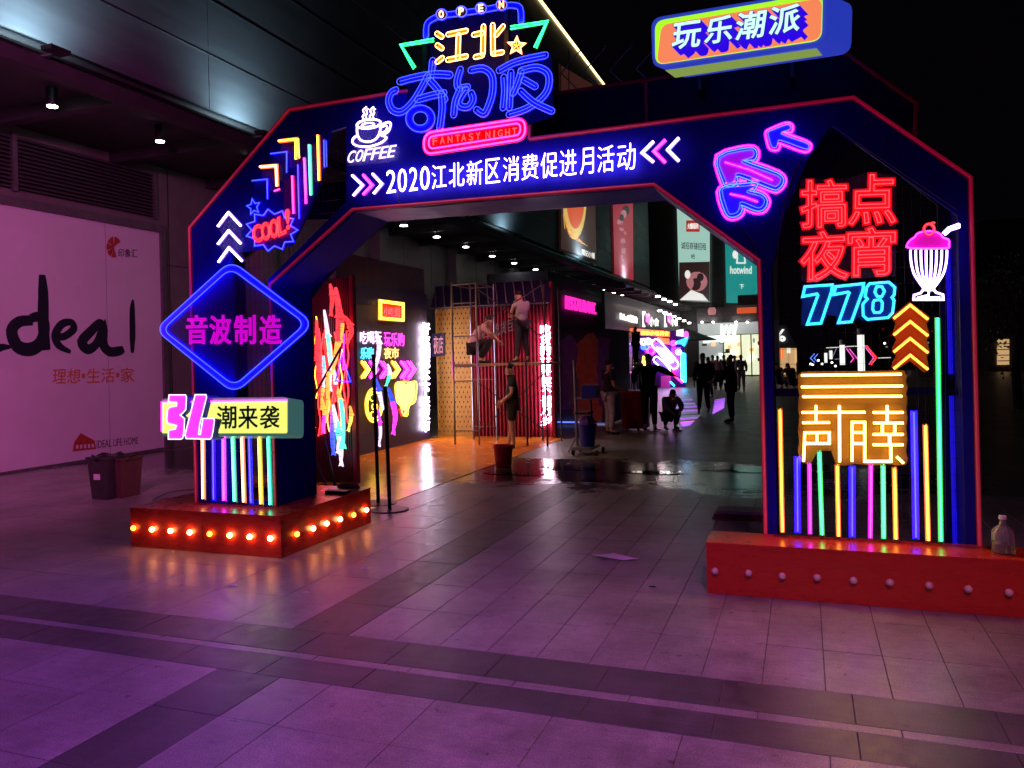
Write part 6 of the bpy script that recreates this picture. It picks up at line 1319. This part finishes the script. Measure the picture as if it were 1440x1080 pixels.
def person(label, loc, face, pose=None, s=1.0, shirt='black_cloth', legs='black_cloth', short=False, skinm='skin', long_sleeve=False, cap=None, bare_leg=False, hands=True, sub=2, longhair=False, group=None, shoes='black'):
    J = dict(STAND); J.update(pose or {}); J = {k: Vector(v) for k, v in J.items()}
    o = thing('person', label, 'person', loc, group); o.rotation_euler = (0, 0, face); o.scale = (s, s, s)
    nm = ['pel', 'wst', 'chs', 'nek', 'hd', 'top', 'shL', 'elL', 'wrL', 'shR', 'elR', 'wrR', 'hpL', 'knL', 'anL', 'toL', 'hpR', 'knR', 'anR', 'toR']
    R = dict(pel=.115, wst=.105, chs=(.14, .10), nek=.052, hd=.088, top=.072, shL=.062, elL=.040, wrL=.026, shR=.062, elR=.040, wrR=.026, hpL=.09, knL=.062, anL=.040, toL=.034, hpR=.09, knR=.062, anR=.040, toR=.034)
    V = [J[k] for k in nm]; ix = {k: i for i, k in enumerate(nm)}; E_ = [(0, 1), (1, 2), (2, 3), (3, 4), (4, 5), (2, 6), (6, 7), (7, 8), (2, 9), (9, 10), (10, 11), (0, 12), (12, 13), (13, 14), (14, 15), (0, 16), (16, 17), (17, 18), (18, 19)]
    rad = [R[k] for k in nm]
    if hands:
        for sd in ('L', 'R'):
            w_ = J['wr' + sd]; d = (w_ - J['el' + sd]).normalized(); sx = Vector((0, 1, 0)); sx = (sx - d * sx.dot(d)).normalized(); tz_ = d.cross(sx)
            pm = w_ + d * .06; V.append(pm); E_.append((ix['wr' + sd], len(V) - 1)); rad.append((.036, .018)); pi_ = len(V) - 1
            for k, ln in enumerate((.072, .080, .074, .058)):
                kk = pm + sx * (.030 - .020 * k) + d * .035; m2 = kk + d * ln * .5 + tz_ * .006; tp = kk + d * ln * .85 + tz_ * .03 * (1 if sd == 'L' else -1)
                V += [kk, m2, tp]; E_ += [(pi_, len(V) - 3), (len(V) - 3, len(V) - 2), (len(V) - 2, len(V) - 1)]; rad += [.009, .0085, .007]
            V += [w_ + d * .03 + sx * .040, w_ + d * .07 + sx * .058]; E_ += [(pi_, len(V) - 2), (len(V) - 2, len(V) - 1)]; rad += [.011, .009]
    skin('body', o, V, E_, rad, skinm, sub)
    g = .018
    def lerp(a, c, t): return J[a] * (1 - t) + J[c] * t
    st = .97 if long_sleeve else .62
    SV = [J['pel'] + (J['pel'] - J['wst']) * .15, J['wst'], J['chs'], J['nek'] * .55 + J['chs'] * .45, J['shL'], lerp('shL', 'elL', st), J['shR'], lerp('shR', 'elR', st)]
    SE = [(0, 1), (1, 2), (2, 3), (2, 4), (4, 5), (2, 6), (6, 7)]; SR = [.165, .158, (.188, .140), .092, .092, .078, .092, .078]
    if long_sleeve: SV += [lerp('elL', 'wrL', .9), lerp('elR', 'wrR', .9)]; SE += [(5, 8), (7, 9)]; SR += [.042, .042]
    sh = skin('shirt', o, SV, SE, SR, shirt, sub)
    en = .9 if short else 1
    LV = [J['pel'] + (J['wst'] - J['pel']) * .2]; LE = []; LR = [.142]
    for sd in ('L', 'R'):
        b0 = len(LV); LV += [J['hp' + sd], lerp('hp' + sd, 'kn' + sd, en)]; LE += [(0, b0), (b0, b0 + 1)]; LR += [.120, .100 if short else .080]
        if not short: LV += [lerp('kn' + sd, 'an' + sd, .92)]; LE += [(b0 + 1, b0 + 2)]; LR += [.058]
    skin('shorts' if short else 'trousers', o, LV, LE, LR, legs, sub)
    for sd in ('L', 'R'):
        a = J['an' + sd]; t = J['to' + sd]; skin('shoe', o, [a + Vector((0, -.03, -.035)), (a + t) / 2 + Vector((0, 0, -.015)), t + (t - a) * .18], [(0, 1), (1, 2)], [.042, (.046, .04), .038], shoes, 1)
    up = (J['top'] - J['nek']).normalized(); fw = Vector((0, 1, 0)); fw = (fw - up * fw.dot(up)).normalized(); rt = fw.cross(up); hd = J['hd']
    hv = [hd + up * .085 + fw * .02, hd + up * .06 - fw * .045, hd - up * .01 - fw * .058]; hr = [.078, .086, .062]
    he = [(0, 1), (1, 2)]
    if longhair: hv += [hd - up * .16 - fw * .07]; he += [(2, 3)]; hr += [.06]
    skin('hair', o, hv, he, hr, 'hair', 2)
    if cap: skin('cap', o, [hd + up * .095 + fw * .01, hd + up * .07 + fw * -.02, hd + up * .05 + fw * cap], [(0, 1), (1, 2)], [.088, .100, (.06, .015)], 'black', 2)
    b = MB()
    for sg in (-1, 1): b.sweep([hd + rt * .086 * sg - up * .02, hd + rt * .092 * sg + up * .022], .012, .02, skinm, n=6)
    e = b.build('ear'); e.parent = o
    b = MB(); b.sweep([hd + fw * .086 + up * .02, hd + fw * .108 - up * .022, hd + fw * .088 - up * .030], .011, .012, skinm, n=6); e = b.build('nose'); e.parent = o
    for sg in (-1, 1): b = MB(); b.sweep([hd + fw * .084 + rt * (.024 * sg) + up * .022, hd + fw * .084 + rt * (.042 * sg) + up * .022], .006, .005, 'hair', n=6); e = b.build('eye'); e.parent = o
    b = MB(); b.sweep([hd + fw * .088 - rt * .022 - up * .052, hd + fw * .091 - up * .053, hd + fw * .088 + rt * .022 - up * .052], .005, .004, 'print_rose', n=5); e = b.build('mouth'); e.parent = o
    return o
def gp(u, v, z=0): p = Pl('Z', z).p(u, v); return (p.x, p.y, z)
person('man in black T-shirt and black shorts with a cap standing before the scaffold', gp(722, 631), 1.85, dict(wrR=(.10, .22, .95), elR=(.24, .02, 1.12), wrL=(-.13, .20, .93), elL=(-.24, -.02, 1.13), anR=(.13, .10, .09), toR=(.14, .27, .035), hd=(0, .05, 1.575), top=(0, .06, 1.65)), 1.0, short=True, cap=-.14)
BEND = dict(pel=(0, -.22, .72), wst=(0, -.10, .86), chs=(0, .10, .98), nek=(0, .26, 1.02), hd=(0, .38, 1.0), top=(0, .44, 1.03), shL=(-.17, .16, .99), shR=(.17, .16, .99), elL=(-.2, .3, .78), elR=(.2, .3, .78), wrL=(-.12, .42, .60), wrR=(.12, .42, .60), hpL=(-.09, -.2, .70), hpR=(.09, -.2, .70), knL=(-.11, .06, .42), knR=(.11, .06, .42), anL=(-.11, -.14, .09), anR=(.11, -.14, .09), toL=(-.12, .02, .035), toR=(.12, .02, .035))
CROUCH = dict(pel=(0, -.10, .34), wst=(0, -.05, .48), chs=(0, .08, .68), nek=(0, .16, .80), hd=(0, .23, .86), top=(0, .27, .92), shL=(-.17, .10, .76), shR=(.17, .10, .76), elL=(-.2, .3, .58), elR=(.2, .3, .58), wrL=(-.1, .42, .45), wrR=(.1, .42, .45), hpL=(-.09, -.08, .32), hpR=(.09, -.08, .32), knL=(-.15, .26, .48), knR=(.15, .26, .48), anL=(-.13, .02, .09), anR=(.13, .02, .09), toL=(-.14, .18, .035), toR=(.14, .18, .035))
SP = Pl('Y', 15.6)
person('worker in pink shirt crouching on the scaffold platform with back turned left', (SP.q(672, 500)[0], 15.62, 1.712), -1.35, CROUCH, 1.05, shirt='pink_cloth')
person('worker in pale grey T-shirt standing on the scaffold platform looking down', (SP.q(736, 500)[0], 15.55, 1.712), 1.0, dict(hd=(0, .10, 1.55), top=(0, .15, 1.61), nek=(0, .04, 1.44), wrL=(-.05, .34, 1.10), elL=(-.22, .12, 1.17), wrR=(.05, .36, 1.12), elR=(.22, .12, 1.17), anL=(-.18, -.02, .09), toL=(-.20, .14, .035), anR=(.16, 0, .09), toR=(.18, .15, .035)), .90, shirt='pale_cloth', legs='navy_cloth')
person('man in dark green top and grey trousers standing beside the white lantern column', gp(858, 611), -.9, dict(wrR=(.16, .28, 1.02), elR=(.22, .02, 1.12)), 1.0, shirt='black_cloth', legs='grey_cloth', skinm='skin')
person('man in black with arms spread, back to the camera, at the red counter', gp(914, 606), .1, dict(elL=(-.33, .02, 1.26), wrL=(-.34, .14, 1.02), elR=(.36, .03, 1.30), wrR=(.55, .16, 1.20), anL=(-.10, 0, .09)), 1.08, long_sleeve=True)
person('person in grey shirt crouching on the ground right of the black-clad man', gp(942, 604), -2.6, CROUCH, .98, shirt='grey_cloth', long_sleeve=True)
person('tall man in dark clothes with pale shoes standing by the violet strips', gp(990, 582), .3, dict(anL=(-.14, .0, .09), anR=(.15, .05, .09)), 1.06, shirt='navy_cloth', long_sleeve=True, hands=True, shoes='paper')
person('man in black seen from the side reaching left in the walkway', gp(1029, 594), 1.5, dict(wrL=(-.12, .42, 1.05), elL=(-.2, .18, 1.14), wrR=(.1, .40, 1.02), elR=(.2, .18, 1.12)), 1.03, long_sleeve=True)
far_p = [(1003, 547, 'black_cloth', 'red-topped person walking toward the bright shop', 'corrugated_red'), (1010, 548, 'black_cloth', 'person in pale top facing the bright shop', 'pink_cloth'), (1019, 546, 'black_cloth', 'person in black before the shop doorway', 'black_cloth'), (1034, 548, 'black_cloth', 'broad person in black at the shop window', 'black_cloth'), (1043, 550, 'grey_cloth', 'long-haired person in grey at the right of the shop', 'grey_cloth'), (997, 560, 'navy_cloth', 'person half hidden behind the tall man with pale shoes', 'navy_cloth')]
for i, (u, v, lg, lb_, sh) in enumerate(far_p):
    person(lb_, gp(u, v), .4 * (i % 3) - .3, dict(anL=(-.10, .12, .09), anR=(.10, -.12, .09)), .98 - .02 * (i % 2), shirt=sh, legs=lg, hands=False, sub=1, longhair=(i == 4), long_sleeve=True)
p_ = person('worker in dark clothes standing on the step ladder by the shops', (LDp.q(893, 500)[0], 33.2, 1.3), 1.2, None, .98, hands=False, sub=1, long_sleeve=True)
person('person in pale pink top beside the foot of the step ladder', gp(900, 556), -.6, None, .95, shirt='pink_cloth', hands=False, sub=1)
for i, (u, v) in enumerate(((1096, 547), (1113, 549))):
    person(['dark seated figure behind the right leg mesh, left one', 'dark seated figure behind the right leg mesh, right one'][i], gp(u, v), .5, CROUCH, 1.25, hands=False, sub=1)

for o in S.objects:
    if '_l' in o: del o['_l']
